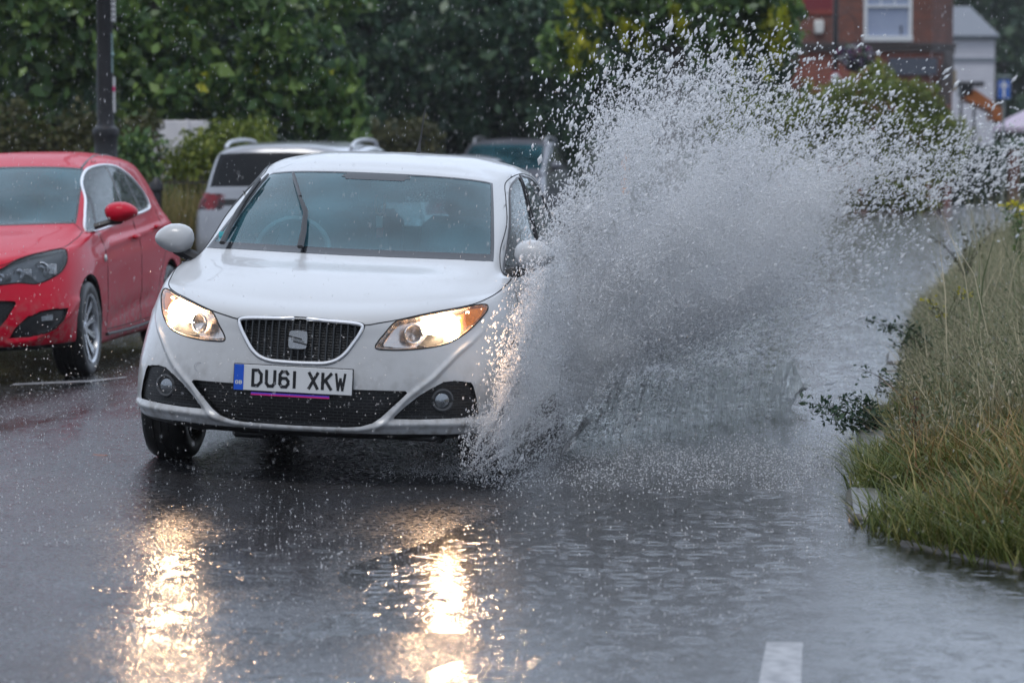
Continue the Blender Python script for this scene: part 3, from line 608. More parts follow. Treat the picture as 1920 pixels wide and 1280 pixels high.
# number plate
STK = {'D': [[(0,0),(0,1),(.6,1),(1,.75),(1,.25),(.6,0),(0,0)]], 'U': [[(0,1),(0,.2),(.25,0),(.75,0),(1,.2),(1,1)]],
 '6': [[(.95,.85),(.75,1),(.25,1),(0,.8),(0,.2),(.25,0),(.75,0),(1,.2),(1,.38),(.75,.56),(.25,.56),(0,.4)]], '1': [[(.5,0),(.5,1)]],
 'X': [[(0,0),(1,1)],[(0,1),(1,0)]], 'K': [[(0,0),(0,1)],[(0,.38),(1,1)],[(.32,.58),(1,0)]], 'W': [[(0,1),(.25,0),(.5,.7),(.75,0),(1,1)]],
 'G': [[(1,.8),(.75,1),(.25,1),(0,.75),(0,.25),(.25,0),(.75,0),(1,.25),(1,.5),(.6,.5)]], 'B': [[(0,0),(0,1),(.7,1),(.95,.8),(.7,.52),(0,.52)],[(.7,.52),(1,.28),(.7,0),(0,0)]],
 'E': [[(1,1),(0,1),(0,0),(1,0)],[(0,.5),(.8,.5)]], 'L': [[(0,1),(0,0),(1,0)]], 'A': [[(0,0),(.5,1),(1,0)],[(.2,.35),(.8,.35)]], 'R': [[(0,0),(0,1),(.8,1),(1,.8),(.8,.5),(0,.5)],[(.5,.5),(1,0)]],
 'N': [[(0,0),(0,1),(1,0),(1,1)]], 'O': [[(0,.2),(0,.8),(.25,1),(.75,1),(1,.8),(1,.2),(.75,0),(.25,0),(0,.2)]], 'S': [[(1,.85),(.75,1),(.2,1),(0,.8),(.1,.55),(.9,.45),(1,.2),(.8,0),(.2,0),(0,.15)]], 'T': [[(0,1),(1,1)],[(.5,0),(.5,1)]], 'I': [[(.5,0),(.5,1)]], 'C': [[(1,.8),(.75,1),(.25,1),(0,.75),(0,.25),(.25,0),(.75,0),(1,.2)]]}
def glyphs(q, text, x, z, w_, h, t, y, adv):
    """block letters drawn as flat strokes on the plane y"""
    for ch in text:
        for pl in STK.get(ch, []):
            for (a, b2), (c, d_) in zip(pl[:-1], pl[1:]):
                p0 = Vector((x+t/2+a*(w_-t), z+t/2+b2*(h-t))); p1 = Vector((x+t/2+c*(w_-t), z+t/2+d_*(h-t)))
                dv = (p1-p0); L_ = dv.length; dv.normalize(); nv = Vector((-dv.y, dv.x))*t/2; e = dv*t*.35
                p0 = p0-e; p1 = p1+e
                c4 = [p0-nv, p1-nv, p1+nv, p0+nv]
                q.add([(v.x, y-random.random()*.0002, v.y) for v in c4], [[0, 1, 2, 3]])
        x += adv if ch != ' ' else adv*.66
    return x
pl = empty('number_plate', (-.010, -.012, .468), (R(-2), 0, 0)); pl.parent = white
def plate_on(pl):
    q = MB(); q.box((0, .006, 0), (.528, .008, .119), bev=.003); q.build('plate_holder', m_blk, pl)
    q = MB(); q.box((0, 0, 0), (.520, .004, .111), bev=.0015); q.build('plate_face', mat('plate_white', (.66, .67, .68), rough=.3, spec=.4), pl, smooth=False)
    q = MB(); q.box((-.2385, -.0028, 0), (.042, .002, .110)); q.build('blue_band', mat('plate_blue', (.01, .09, .55), rough=.35), pl, smooth=False)
    q = MB(); glyphs(q, 'GB', -.2535, -.030, .014, .016, .003, -.0042, .0165); q.build('band_letters', mat('plate_cream', (.75, .75, .6), rough=.4), pl, smooth=False)
    q = MB(); x0 = -.183
    for ch in 'DU61 XKW':
        if ch == ' ': x0 += .0355; continue
        if ch == '1': glyphs(q, ch, x0-.014, -.0395, .05, .079, .0135, -.0032, 0); x0 += .0335; continue
        glyphs(q, ch, x0, -.0395, .050, .079, .0105 if ch == 'W' else .0135, -.0032, 0); x0 += .0595
    q.build('plate_letters', mat('plate_black', (.008, .008, .01), rough=.3), pl, smooth=False)
    q = MB(); q.box((-.01, -.001, -.0655), (.345, .004, .006)); q.build('plate_strip', mat('strip_violet', (.10, .05, .5), rough=.4), pl, smooth=False)
    q = MB(); q.box((-.01, -.001, -.0715), (.345, .004, .006)); q.build('plate_strip', mat('strip_pink', (.62, .02, .22), rough=.4), pl, smooth=False)
plate_on(pl)
q = MB(); q.tube([B.front(-.447, .497, .0) + Vector((.019*math.cos(a), -.0005, .019*math.sin(a))) for a in np.linspace(0, 2*math.pi, 24)[:-1]], .0012, 4, closed=True); q.build('tow_eye_cover', mat('seam_grey', (.35, .36, .39), rough=.5), white)
# windscreen, its dark border, rear window
ws = surf_part(B, [1], 'windscreen', m_ws, white)
fm = np.zeros(len(B.F), bool); du, dvb, dvt = B.cu[5], B.cv[9], B.cv[11]
um = (B.fu < du) & (B.fv >= dvb) & (B.fv < dvt)
edge_u = (B.fu >= du-13); eb = (B.fv < dvb+3); et = (B.fv >= dvt-1)
cx = B.FC[:, 0]; mirr = (cx < .15+.02*np.sin(B.FC[:, 1]*60)) & (B.fv >= dvt-4)
lab0 = B.lab.copy(); B.lab[um & (edge_u | eb | et | mirr)] = 21
surf_part(B, [21], 'windscreen_border', mat('frit', (.02, .021, .025), rough=.12), ws, off=.0015); B.lab = lab0
surf_part(B, [8], 'rear_window', m_sg, white)
# lining under the roof and around the pillars, so that the cabin is closed
V_, F_ = B.part([0], off=-.03); mk = (V_[F_].mean(1)[:, 2] > 1.0) & (V_[F_].mean(1)[:, 1] > 1.0)
link('headlining', mesh(V_, F_[mk]), m_line, white)
cabin(white)
# roof aerial, wipers, mirror with its charm, tax disc
q = MB(); a0 = Vector((.0, 3.08, 1.436)); q.tube([a0, a0+Vector((.0, .02, .035)), a0+Vector((.006, .035, .09)), a0+Vector((.018, .07, .25))], [.016, .010, .005, .003], 8); q.build('aerial', m_blk, white)
def on_ws(u_, v_, off):   # u: -1..1 across, v: 0..1 up the windscreen
    iu = min(int(abs(u_)*du), du-1); iv = dvb+v_*(dvt-dvb); i0 = int(iv); f = iv-i0
    p = B.P[i0, iu]*(1-f)+B.P[min(i0+1, B.nv-1), iu]*f; n_ = B.N[i0, iu]; s_ = 1 if u_ >= 0 else -1
    return Vector((s_*(p[0]+n_[0]*off), p[1]+n_[1]*off, p[2]+n_[2]*off))
def wiper(A, pts_arm, pts_blade):
    q = MB(); q.tube([on_ws(u_, v_, o_) for u_, v_, o_ in pts_arm], [.016, .014, .011, .008, .006][:len(pts_arm)], 6, flat=.6)
    a = q.build('wiper', m_blk, white)
    q = MB(); q.tube([on_ws(u_, v_, o_) for u_, v_, o_ in pts_blade], [.006] + [.009]*(len(pts_blade)-2) + [.006], 6)
    m0 = [on_ws(u_, v_, o_+.018) for u_, v_, o_ in pts_blade[1:-1]]; q.tube(m0, .008, 6); q.build('wiper_blade', m_rub, a)
wiper(0, [(-.17,.0,.03),(-.182,.2,.035),(-.212,.42,.035),(-.255,.54,.035),(-.28,.60,.03)], [(-.215,.42,.012),(-.27,.58,.014),(-.335,.75,.014),(-.375,.85,.012),(-.41,.94,.01)])
wiper(0, [(-.66,.0,.03),(-.70,.2,.035),(-.76,.4,.035),(-.80,.52,.03)], [(-.74,.12,.012),(-.77,.35,.014),(-.81,.58,.014),(-.85,.80,.014),(-.88,.93,.012)])
q = MB(); q.box((0, 1.99, 1.235), (.24, .03, .075), bev=.012); q.box((0, 1.98, 1.295), (.05, .03, .06), bev=.008); im = q.build('interior_mirror', mat('mirror_back', (.10, .14, .16), rough=.4), white)
q = MB(); q.box((0, 1.93, 1.285), (.085, .03, .03), bev=.006); q.build('rain_sensor', mat('sensor', (.35, .5, .55), rough=.5), im)
q = MB(); L_ = [(.0+.022*sx, 1.95, z) for sx, z in ((-1, 1.235), (-1.1, 1.18), (-.7, 1.145), (0, 1.135), (.7, 1.145), (1.1, 1.18), (1, 1.235))]; q.tube(L_, .007, 6)
ch = q.build('mirror_charm', mat('charm_cord', (.9, .32, .22), rough=.6), im)
q = MB(); q.box((0, 1.95, 1.10), (.034, .01, .06), bev=.003); q.build('charm_tag', mat('charm_tag', (.6, .65, .6), rough=.6), ch)
q = MB(); q.box((.004, 1.95, 1.045), (.034, .01, .05), bev=.003); q.build('charm_tag', mat('charm_red', (.55, .12, .1), rough=.6), ch)
q = MB(); p = on_ws(-.80, .17, -.004); q.box(p, (.05, .004, .045), bev=.001); q.build('tax_disc', mat('disc_teal', (.1, .55, .6), rough=.6), white, smooth=False)
q = MB(); q.box((-.25, .30, .20), (.16, .12, .05), bev=.015); q.box((.05, .42, .23), (1.1, .5, .04), bev=.01); q.build('undertray', m_blk, white)

# ================================================================== the parked red hatchback
RS = np.array((1.07, 1.09, 1.045))
def add_mirror(sg, x, y, z, rx, ry, rz, m, root, base):
    mi = mirror_shell(sg*x, y, z, rx, ry, rz, sg, m, root)
    q = MB(); q.tube([(sg*base[0], base[1], base[2]), (sg*(base[0]+x)/2, base[1]+.01, (base[2]+z-rz*.6)/2), (sg*(x-.02), y+.02, z-rz*.75)], [.04, .035, .05], 8, flat=.6); q.build('mirror_arm', m_blk, root)
    return mi
red = empty('hatchback_car', (0, 0, 0), (0, 0, 0), 'red five-door hatchback parked unlit beside the wet road', 'car')
red.matrix_world = Matrix.Translation((-3.76, 17.68, -.03)) @ Matrix.Rotation(R(-4.4), 4, 'Z') @ Matrix.Rotation(R(-1.5), 4, 'Y')
G = rows_hatch()*RS
B = Body(G, [20]*5+[20]*2+[20]*9, [5, 12, 12, 12, 12, 12, 12, 10, 10, 12, 12, 6, 6, 4, 4])
fr = lambda V: (V[:, 1] < .7).astype(float)
displace(B, [(.55,.28),(.68,.29),(.80,.35),(.87,.45),(.885,.52)], .010, .02, fr)
V = B.P.reshape(-1, 3)
k = np.exp(-((V[:, 2]-(.84+.05*(V[:, 1]-1.5)))/.03)**2)*np.clip((V[:, 1]-1.2)/.4, 0, 1)*np.clip((4.0-V[:, 1])/.3, 0, 1)*(V[:, 0] > .7); V[:, 0] += .010*k
k = np.exp(-((V[:, 2]-(.36+.05*(V[:, 1]-1.7)))/.06)**2)*np.clip((V[:, 1]-1.4)/.3, 0, 1)*np.clip((3.1-V[:, 1])/.3, 0, 1)*(V[:, 0] > .7); V[:, 0] -= .012*k
B.P = V.reshape(B.P.shape); B.refresh()
R_HEAD = [(.395,.655),(.405,.70),(.428,.722),(.493,.750),(.527,.772),(.576,.802),(.631,.825),(.709,.845),(.778,.857),(.80,.850),(.814,.814),(.818,.762),(.802,.712),(.768,.682),(.731,.660),(.686,.648),(.64,.655),(.594,.661),(.50,.654)]
R_FOG = [(.553,.314),(.589,.376),(.654,.440),(.731,.475),(.807,.486),(.862,.480),(.852,.413),(.815,.358),(.758,.328),(.664,.312)]
R_GRL = [(-.03,.555),(.50,.554),(.585,.547),(.596,.531),(.544,.438),(.503,.388),(.46,.345),(.40,.31),(-.03,.31)]
R_GRU = [(-.03,.755),(.30,.735),(.345,.715),(.33,.66),(.28,.62),(-.03,.615)]
R_HOOD = [(-.03,.775),(.30,.757),(.40,.742),(.46,.765),(.527,.785),(.60,.822),(.709,.853),(.778,.868),(.795,.90),(.805,.93),(.788,.955),(.74,1.0),(.70,1.035),(-.03,1.05)]
R_DLO = [(1.30,.955),(1.42,.950),(1.91,.975),(2.75,1.035),(3.10,1.055),(3.33,1.09),(3.30,1.17),(3.16,1.26),(2.95,1.33),(2.7,1.38),(2.5,1.398),(2.33,1.398),(2.12,1.365),(1.9,1.29),(1.65,1.165),(1.45,1.055)]
B.rule(lambda b: (b.FC[:, 1] < .56) & (b.FC[:, 2] < .80) & (b.fv >= b.cv[1]), 11)
B.region(R_HOOD, 'xz', 10, lambda P, N: (P[:, 1] < 1.27) & (P[:, 2] > .70))
B.rule(lambda b: (b.fv < b.cv[1]) & (b.fu < b.cu[6]), 12)
cS = lambda P, N: (P[:, 0] > .5) & (P[:, 2] < 1.43)
B.region([(1.28,.93),(1.44,.80),(1.47,.26),(2.58,.26),(2.60,1.0),(2.62,1.42),(2.2,1.42),(1.9,1.32)], 'yz', 13, cS)
B.region([(2.58,.26),(3.05,.26),(3.2,.55),(3.5,.83),(3.5,1.1),(3.3,1.25),(2.9,1.40),(2.62,1.42),(2.60,1.0)], 'yz', 14, cS)
SD = lambda P, N: (P[:, 0] > .5) & (P[:, 2] > .85)
B.block(0, 5, 9, 11, 1)
def clipy(poly, a, b):
    P = smoothpoly([(p[0], p[1], 0) for p in poly], 3)
    return [(min(max(p[0], a), b), p[1]) for p in P if True]
def panes(poly, cuts):
    """split an outline at the pillars: cuts are (y at bottom, y at top) pairs"""
    res = []; P = [(p[0], p[1]) for p in smoothpoly([(p[0], p[1], 0) for p in poly], 3)]; z0, z1 = min(p[1] for p in P), max(p[1] for p in P)
    at_ = lambda c, z: c[0]+(c[1]-c[0])*(z-z0)/(z1-z0)
    for lo, hi in zip([None]+cuts, cuts+[None]):
        Q = P
        for c, sgn in ((lo, 1), (hi, -1)):
            if c is None: continue
            c2 = (c[0]+.022*sgn, c[1]+.022*sgn); O = []
            for i in range(len(Q)):
                a, b_ = Q[i-1], Q[i]; fa = sgn*(a[0]-at_(c2, a[1])); fb = sgn*(b_[0]-at_(c2, b_[1]))
                if (fa >= 0) != (fb >= 0): t = fa/(fa-fb); O.append((a[0]+t*(b_[0]-a[0]), a[1]+t*(b_[1]-a[1])))
                if fb >= 0: O.append(b_)
            Q = O
        res.append(Q)
    return res
R_P = panes(R_DLO, [(1.56,1.86),(2.44,2.40),(3.02,2.80)])
B.region(R_DLO, 'yz', 15, SD)
for i, p in enumerate(R_P): B.region(p, 'yz', 16+i, SD)
for wy in (.916, 3.61): B.region([(wy+.365*math.cos(a), .315+.365*math.sin(a)) for a in np.linspace(0, 2*math.pi, 40)[:-1]], 'yz', 9, lambda P, N: (P[:, 0] > .62))
fc = lambda P, N: (P[:, 1] < .95) & (P[:, 2] < 1.0)
B.region(R_HEAD, 'xz', 4, fc); B.region(R_FOG, 'xz', 7, fc); B.region(R_GRL, 'xz', 6, fc); B.region(R_GRU, 'xz', 5, fc)
B.rule(lambda b: (b.fu >= b.cu[13]) & (b.fv >= b.cv[9]) & (b.fv < b.cv[11]), 8)
B.finish()
surf_part(B, [0], 'body', m_red, red); surf_part(B, [10], 'bonnet', m_red, red); surf_part(B, [11], 'front_bumper', m_red, red); surf_part(B, [12], 'front_skirt', m_blk, red)
ws = surf_part(B, [1], 'windscreen', m_ws, red)
du, dvb, dvt = B.cu[5], B.cv[9], B.cv[11]; lab0 = B.lab.copy()
B.lab[(B.fu < du) & (B.fv >= dvb) & (B.fv < dvt) & ((B.fu >= du-7) | (B.fv < dvb+1) | (B.fv >= dvt-1))] = 21
surf_part(B, [21], 'windscreen_border', MATS['frit'], ws, off=.002); B.lab = lab0
surf_part(B, [8], 'rear_window', m_sg, red)
recess(B, [5], .03, 'grille', MATS['grille_back'], red); recess(B, [6], .04, 'lower_intake', MATS['intake_mesh'], red)
recess(B, [7], .05, 'fog_recess', m_blk, red, taper=.97)
V_, F_ = B.part([0], off=-.03); mk = (V_[F_].mean(1)[:, 2] > 1.1) & (V_[F_].mean(1)[:, 1] > 1.1)
link('headlining', mesh(V_, F_[mk]), m_line, red); cabin(red, tuple(RS))
q = MB(); q.box((0, 2.16, 1.30), (.24, .03, .07), bev=.01); q.build('interior_mirror', m_blk, red)
m_smoke = mat('lamp_housing', (.16, .18, .20), rough=.3, metal=.6, bump=(40, .3, .004))
for sg in (1, -1):
    d = surf_part(B, [13], 'door', m_red, red, side=sg); d2 = surf_part(B, [14], 'door', m_red, red, side=sg)
    fr_ = surf_part(B, [15], 'window_frame', m_rub, red, side=sg)
    for i, pr_ in enumerate((d, d, d2, d2)): surf_part(B, [16+i], 'window', m_sg, pr_, side=sg)
    q = MB(); q.tube(line_pts(B, R_DLO, 'yz', .0, 5, True, sg), .011, 6, closed=True); q.build('window_trim', mat('satin_chrome', (.86, .87, .9)), red)
    q = MB()
    for L in ([(1.46,.93),(1.47,.7),(1.46,.27)], [(2.58,.28),(2.585,.6),(2.60,1.0)], [(3.05,.28),(3.2,.55),(3.45,.8),(3.5,1.05)], [(1.47,.275),(2.2,.27),(3.04,.275)]):
        q.tube(line_pts(B, L, 'yz', -.001, 6, False, sg), .0035, 5)
    q.build('door_gap', m_gap, red)
    q = MB(); q.tube(line_pts(B, [(sg*x, z) for x, z in R_HOOD[1:13]], 'xz', -.001, 4), .0035, 5); q.build('bonnet_gap', m_gap, red)
    q = MB(); q.tube(line_pts(B, [(1.45,.245),(2.2,.235),(3.1,.245)], 'yz', .004, 4, False, sg), .02, 8, flat=.5); q.build('sill_strip', m_blk, red)
    for dd, y in ((d, 2.42), (d2, 3.20)):
        p = B.side_(y, .875+.06*(y-2.4), .022, sg); q = MB(); q.box(tuple(p), (.035, .19, .032), bev=.014); q.build('handle', m_red, dd)
    p = B.side_(1.40, .765, .006, sg); q = MB(); q.ball(tuple(p), .03, 12, 8, (.35, 1, .9)); q.build('side_repeater', mat('repeater', (.6, .6, .58), rough=.15, metal=.3), red)
    add_mirror(sg, 1.0, 1.50, 1.075, .115, .11, .072, m_red, red, (.82, 1.45, .98))
    L = surf_part(B, [4], 'headlight', m_lens, red, side=sg); recess(B, [4], .07, 'lamp_housing', m_smoke, L, side=sg, taper=.95)
    q = MB(); q.tube(line_pts(B, [(sg*x, z) for x, z in R_HEAD], 'xz', .0, 4, True), .0045, 6, closed=True); q.build('lamp_gasket', m_gap, L)
    q = MB()
    for x, z, r_ in ((.49, .695, .030), (.59, .715, .036), (.70, .735, .045)):
        sp = B.front(x, z); M = Matrix.Translation((sg*x, sp.y+.035, z)) @ Matrix.Rotation(R(sg*16), 4, 'Z'); n0 = len(q.V)
        q.lathe([(0, .03), (r_*.3, .028), (r_*.35, .012), (r_*.6, .02), (r_, 0), (r_*1.12, .006)], 20, axis='y'); q.V[n0:] = [tuple(M @ Vector(v)) for v in q.V[n0:]]
        for i in range(5):
            q.box((sg*(x+r_*(.9+.25*i)), sp.y+.05+.006*i, z), (.006, .02, r_*1.5), bev=.001)
    q.build('reflector', mat('lamp_chrome', (.7, .72, .75), rough=.12, metal=.9, bump=(30, .6, .01)), L)
    q = MB(); q.prism([(sg*.66, .425), (sg*.80, .452), (sg*.80, .415), (sg*.66, .402)], .26, .30); q.build('fog_light', MATS['fog_lens'], red)
    make_wheel(.318, .215, .225, 10, red, (sg*.795, .916, .318), sg); make_wheel(.318, .215, .225, 10, red, (sg*.795, 3.61, .318), sg)
    q = MB(); LN = ([(.39, -sg*.17), (.362, -sg*.17), (.362, sg*.11)], 28); q.lathe(*LN, (sg*.775, .916, .318), 'x', -.15, math.pi+.15); q.box((sg*.606, .92, .45), (.02, .7, .5)); q.build('wheel_arch_liner', m_blk, red)
    q = MB(); q.lathe(*LN, (sg*.775, 3.61, .318), 'x', -.15, math.pi+.15); q.box((sg*.606, 3.6, .45), (.02, .7, .5)); q.build('wheel_arch_liner', m_blk, red)
# roof drip channels
for sg in (1, -1):
    q = MB(); q.tube([p for p in (B.top(sg*x, y, .001) for x, y in [(.585,2.12),(.575,2.3),(.565,2.6),(.56,3.0),(.54,3.3)]) if p], .008, 6); q.build('roof_channel', m_rub, red)

# ================================================================== cars parked further along
def suvify(G, S, top=1.10, tail=.5):
    """squarer cabin and a steeper tail on the same lines"""
    G = G.copy(); nr = len(G)
    for r, k in {9: 1.02, 10: 1.06, 11: top, 12: top+.02, 13: top+.02, 14: top}.items(): G[r, :, 0] *= k
    for c in (12, 13, 14, 15, 16):
        base = G[4, c, 1]; w_ = {12: .25, 13: .7}.get(c, 1)*tail
        for r in range(5, 14):
            lim = base-.12*max(0, (G[r, c, 2]-.7)); 
            if lim > G[r, c, 1]: G[r, c, 1] += (lim-G[r, c, 1])*w_
        G[14, c, 1] += .2*w_
    G[15, :, 1] = np.linspace(G[15, 0, 1], G[15, -1, 1]+.2*tail, 17)
    return G*np.array(S)
def far_car(name, label, M, S, paint, suv=False, rails=False, group=None, tail_face=False, top=1.1, tail=.8):
    root = empty(name, label=label, cat='car', group=group); root.matrix_world = M
    G = suvify(rows_hatch(), S, top, tail) if suv else rows_hatch()*np.array(S)
    b = Body(G, [6]*5+[6]*2+[7]*9, [3, 4, 5, 5, 5, 5, 4, 4, 4, 5, 5, 3, 3, 2, 2])
    sx, sy, sz = S; k = (top if suv else 1)
    sc = lambda P: [(p[0]*sy, p[1]*sz) for p in P]
    DL = [(1.18,.915),(1.7,.93),(2.75,.972),(3.12,.99),(3.42 if suv else 3.17,1.02),(3.40 if suv else 3.12,1.14),(3.3 if suv else 3.0,1.27),(2.8,1.325),(2.3,1.333),(2.08,1.30),(1.6,1.108),(1.3,.965)]
    SDc = lambda P, N: (P[:, 0] > .45*sx) & (P[:, 2] > .8*sz)
    b.block(0, 5, 9, 11, 1)
    for i, p in enumerate(panes(sc(DL), [(2.27*sy, 2.3*sy), (2.95*sy, 2.85*sy)])): b.region(p, 'yz', 16+i, SDc)
    hx = lambda P: [(p[0]*sx, p[1]*sz) for p in P]
    b.region(hx(HEAD), 'xz', 4, lambda P, N: (P[:, 1] < .95*sy) & (P[:, 2] < 1.0*sz))
    b.region(hx([(-.03,.70),(.26,.69),(.24,.60),(.15,.54),(-.03,.54)]), 'xz', 5, lambda P, N: P[:, 1] < .4)
    b.region(hx([(-.03,.43),(.5,.43),(.4,.28),(-.03,.27)]), 'xz', 6, lambda P, N: P[:, 1] < .4)
    for wy in (.84*sy, 3.31*sy): b.region([(wy+.36*math.cos(a), .33+.36*math.sin(a)) for a in np.linspace(0, 2*math.pi, 24)[:-1]], 'yz', 9, lambda P, N: (P[:, 0] > .6))
    TL = [(.50,.80),(.86,.80),(.86,.93),(.72,.955),(.50,.945)] if suv else [(.55,.70),(.86,.70),(.86,.9),(.6,.92)]
    TLm = hx(TL)
    b.region(TLm, 'xz', 3, lambda P, N: P[:, 1] > 3.55*sy, snap=False)
    if suv:
        b.rule(lambda q_: (q_.fu >= q_.cu[14]) & (q_.fv >= q_.cv[9]) & (q_.fv < q_.cv[11]), 8)
        b.rule(lambda q_: (q_.FC[:, 1] > 3.6*sy) & (q_.FC[:, 2] > .83*sz) & (q_.FC[:, 2] < .90*sz) & (q_.FC[:, 0] < .5*sx), 22)
    else: b.rule(lambda q_: (q_.fu >= q_.cu[13]) & (q_.fv >= q_.cv[9]) & (q_.fv < q_.cv[11]), 8)
    b.finish()
    surf_part(b, [0], 'body', paint, root); w_ = surf_part(b, [1], 'windscreen', m_ws, root)
    l0 = b.lab.copy(); du, dvb, dvt = b.cu[5], b.cv[9], b.cv[11]
    b.lab[(b.fu < du) & (b.fv >= dvb) & (b.fv < dvt) & ((b.fu >= du-2))] = 21; surf_part(b, [21], 'windscreen_border', MATS['frit'], w_, off=.003); b.lab = l0
    surf_part(b, [8], 'rear_window', m_dkglass, root)
    if suv: surf_part(b, [22], 'tailgate_band', m_blk, root)
    surf_part(b, [5], 'grille', m_blk, root); surf_part(b, [6], 'lower_intake', m_blk, root)
    for sg in (1, -1):
        for i in range(3): surf_part(b, [16+i], 'window', m_sg, root, side=sg)
        q = MB(); q.tube(line_pts(b, sc(DL), 'yz', .0, 3, True, sg), .012, 5, closed=True); q.build('window_trim', m_rub, root)
        surf_part(b, [4], 'headlight', MATS['fog_lens'], root, side=sg); surf_part(b, [3], 'tail_light', m_tail, root, side=sg)
        for wy in (.84, 3.31):
            make_wheel(.33, .21, .22, 5, root, (sg*.745*sx, wy*sy, .33), sg)
            q = MB(); q.lathe([(.40, -sg*.2), (.357, -sg*.2), (.357, sg*.07)], 20, (sg*.745*sx, wy*sy, .33), 'x', -.15, math.pi+.15); q.box((sg*.5*sx, wy*sy, .5), (.02, .72, .5)); q.build('wheel_arch_liner', m_blk, root)
        add_mirror(sg, .92*sx, 1.3*sy, 1.02*sz, .10, .09, .075, paint, root, (.77*sx, 1.27*sy, .93*sz))
        if rails:
            P_ = [(sg*.555*sx*k, y*sy, (z)*sz) for y, z in ((2.12,1.362),(2.2,1.425),(2.5,1.452),(3.0,1.448),(3.3,1.42),(3.42,1.375))]
            q = MB(); q.tube([tuple(p) for p in smoothpoly(P_, 4, False)], .022, 8); q.build('roof_rail', m_rail, root)
        else:
            pass
    q = MB(); q.box((0, 2.05*sy, .42), (1.5*sx, 3.3*sy, .3), bev=.05); q.box((0, 1.32*sy, .82*sz), (1.3*sx, .4*sy, .2), bev=.05); q.build('underbody', m_int, root)
    V_, F_ = b.part([0], off=-.04); mk = (V_[F_].mean(1)[:, 2] > 1.05*sz) & (V_[F_].mean(1)[:, 1] > 1.1*sy)
    link('headlining', mesh(V_, F_[mk]), m_line, root)
    for x, y in ((-.37, 2.0), (.37, 2.0), (0, 2.9)): seat(x*sx, y*sy, .46, 'seat', root)
    return root, b
m_dkglass = mat('dark_glass', (.008, .009, .011), rough=.1, spec=.3)
m_tail = mat('tail_lens', (.20, .004, .010), rough=.15, coat=.2, noise=(13, .08, (.012, .010, .012)))
m_rail = mat('roof_rail_metal', (.62, .63, .66), rough=.3, metal=.5)
def carmat(X, Y, z, yaw, rev=False, roll=0, L=4.3):
    """front centre of the car at (X, Y); rev: the tail centre there, the car pointing away"""
    M = Matrix.Translation((X, Y, z)) @ Matrix.Rotation(-yaw, 4, 'Z')
    if rev: M = M @ Matrix.Translation((0, L, 0)) @ Matrix.Rotation(math.pi, 4, 'Z')
    return M @ Matrix.Rotation(roll, 4, 'Y')
far_car('estate_car', 'silver SUV parked tail towards us behind the white car', carmat(-2.48, 29.0, -.02, R(8), True, R(0), 4.6), (1.12, 1.135, 1.115), m_silver, True, True, tail=.75)
far_car('estate_car', 'dark grey SUV facing us with a sun strip on its windscreen', carmat(-.42, 50.0, -.02, R(9)), (1.10, 1.12, 1.20), m_dark, True, True)
far_car('hatchback_car', 'small grey car whose roof shows before the dark SUV', carmat(-1.25, 39.0, -.02, R(9)), (1.03, 1.0, 1.0), m_dark)
far_car('hatchback_car', 'pale car whose roof just shows over the white car', carmat(-1.65, 34.5, -.02, R(9), True, 0, 4.1), (1.03, 1.02, 1.02), m_pale)

# ================================================================== ground, road and water
AX = Vector((.1386, .9903, 0)); NX = Vector((.9903, -.1386, 0)); K0 = Vector((1.50, 11.5, 0))   # along the road, to its right, a point of the kerb
def lw(l, s, z=0): p = K0 + NX*l + AX*s; return Vector((p.x, p.y, z))     # lateral and along-road coordinates
def road_z(l):
    return np.interp(l, [-14, -9.5, -6.95, -5.35, -4.1, -1.57, -.3, 1.2, 3], [-.10, -.09, -.05, -.008, .106, .0, -.055, -.08, -.08])
def sheet(name, ls, ss, zf, m, kind='structure'):
    L, S = np.meshgrid(ls, ss); n, k = L.shape
    V = np.stack([K0.x+NX.x*L+AX.x*S, K0.y+NX.y*L+AX.y*S, zf(L, S)], -1).reshape(-1, 3)
    j, i = np.mgrid[0:n-1, 0:k-1]; a = (j*k+i); F = np.stack([a, a+1, a+k+1, a+k], -1).reshape(-1, 4)
    return tag(link(name, mesh(V, F), m), kind=kind)
# ripples and rings that the rain beats into standing water, and the texture of wet asphalt
def node(n, t, **k):
    x = n.nodes.new(t)
    for a, b in k.items(): setattr(x, a, b)
    return x
def mathn(n, op, a, b=None, c=None):
    x = node(n, 'ShaderNodeMath', operation=op)
    for i, v in enumerate((a, b, c)):
        if v is None: continue
        if isinstance(v, (int, float)): x.inputs[i].default_value = v
        else: n.links.new(v, x.inputs[i])
    return x.outputs[0]
def rings(n, vec, scale, freq):
    """voronoi cells, each holding one ring at its own stage of spreading"""
    v = node(n, 'ShaderNodeTexVoronoi'); v.inputs['Scale'].default_value = scale; n.links.new(vec, v.inputs['Vector'])
    sp = node(n, 'ShaderNodeSeparateColor'); n.links.new(v.outputs['Color'], sp.inputs[0])
    d = mathn(n, 'SUBTRACT', v.outputs['Distance'], mathn(n, 'MULTIPLY', sp.outputs[0], .45))
    w_ = mathn(n, 'SINE', mathn(n, 'MULTIPLY', d, freq)); e = mathn(n, 'POWER', 2.718, mathn(n, 'MULTIPLY', mathn(n, 'MULTIPLY', d, d), -60))
    return mathn(n, 'MULTIPLY', w_, e)
m_asph = bpy.data.materials.new('wet_asphalt'); m_asph.use_nodes = True; n = m_asph.node_tree; p = n.nodes['Principled BSDF']
tc = node(n, 'ShaderNodeTexCoord'); ob = tc.outputs['Object']
def noise(n, vec, sc, det=4, rough=.5):
    x = node(n, 'ShaderNodeTexNoise'); x.inputs['Scale'].default_value = sc; x.inputs['Detail'].default_value = det; x.inputs['Roughness'].default_value = rough; n.links.new(vec, x.inputs['Vector']); return x.outputs[0]
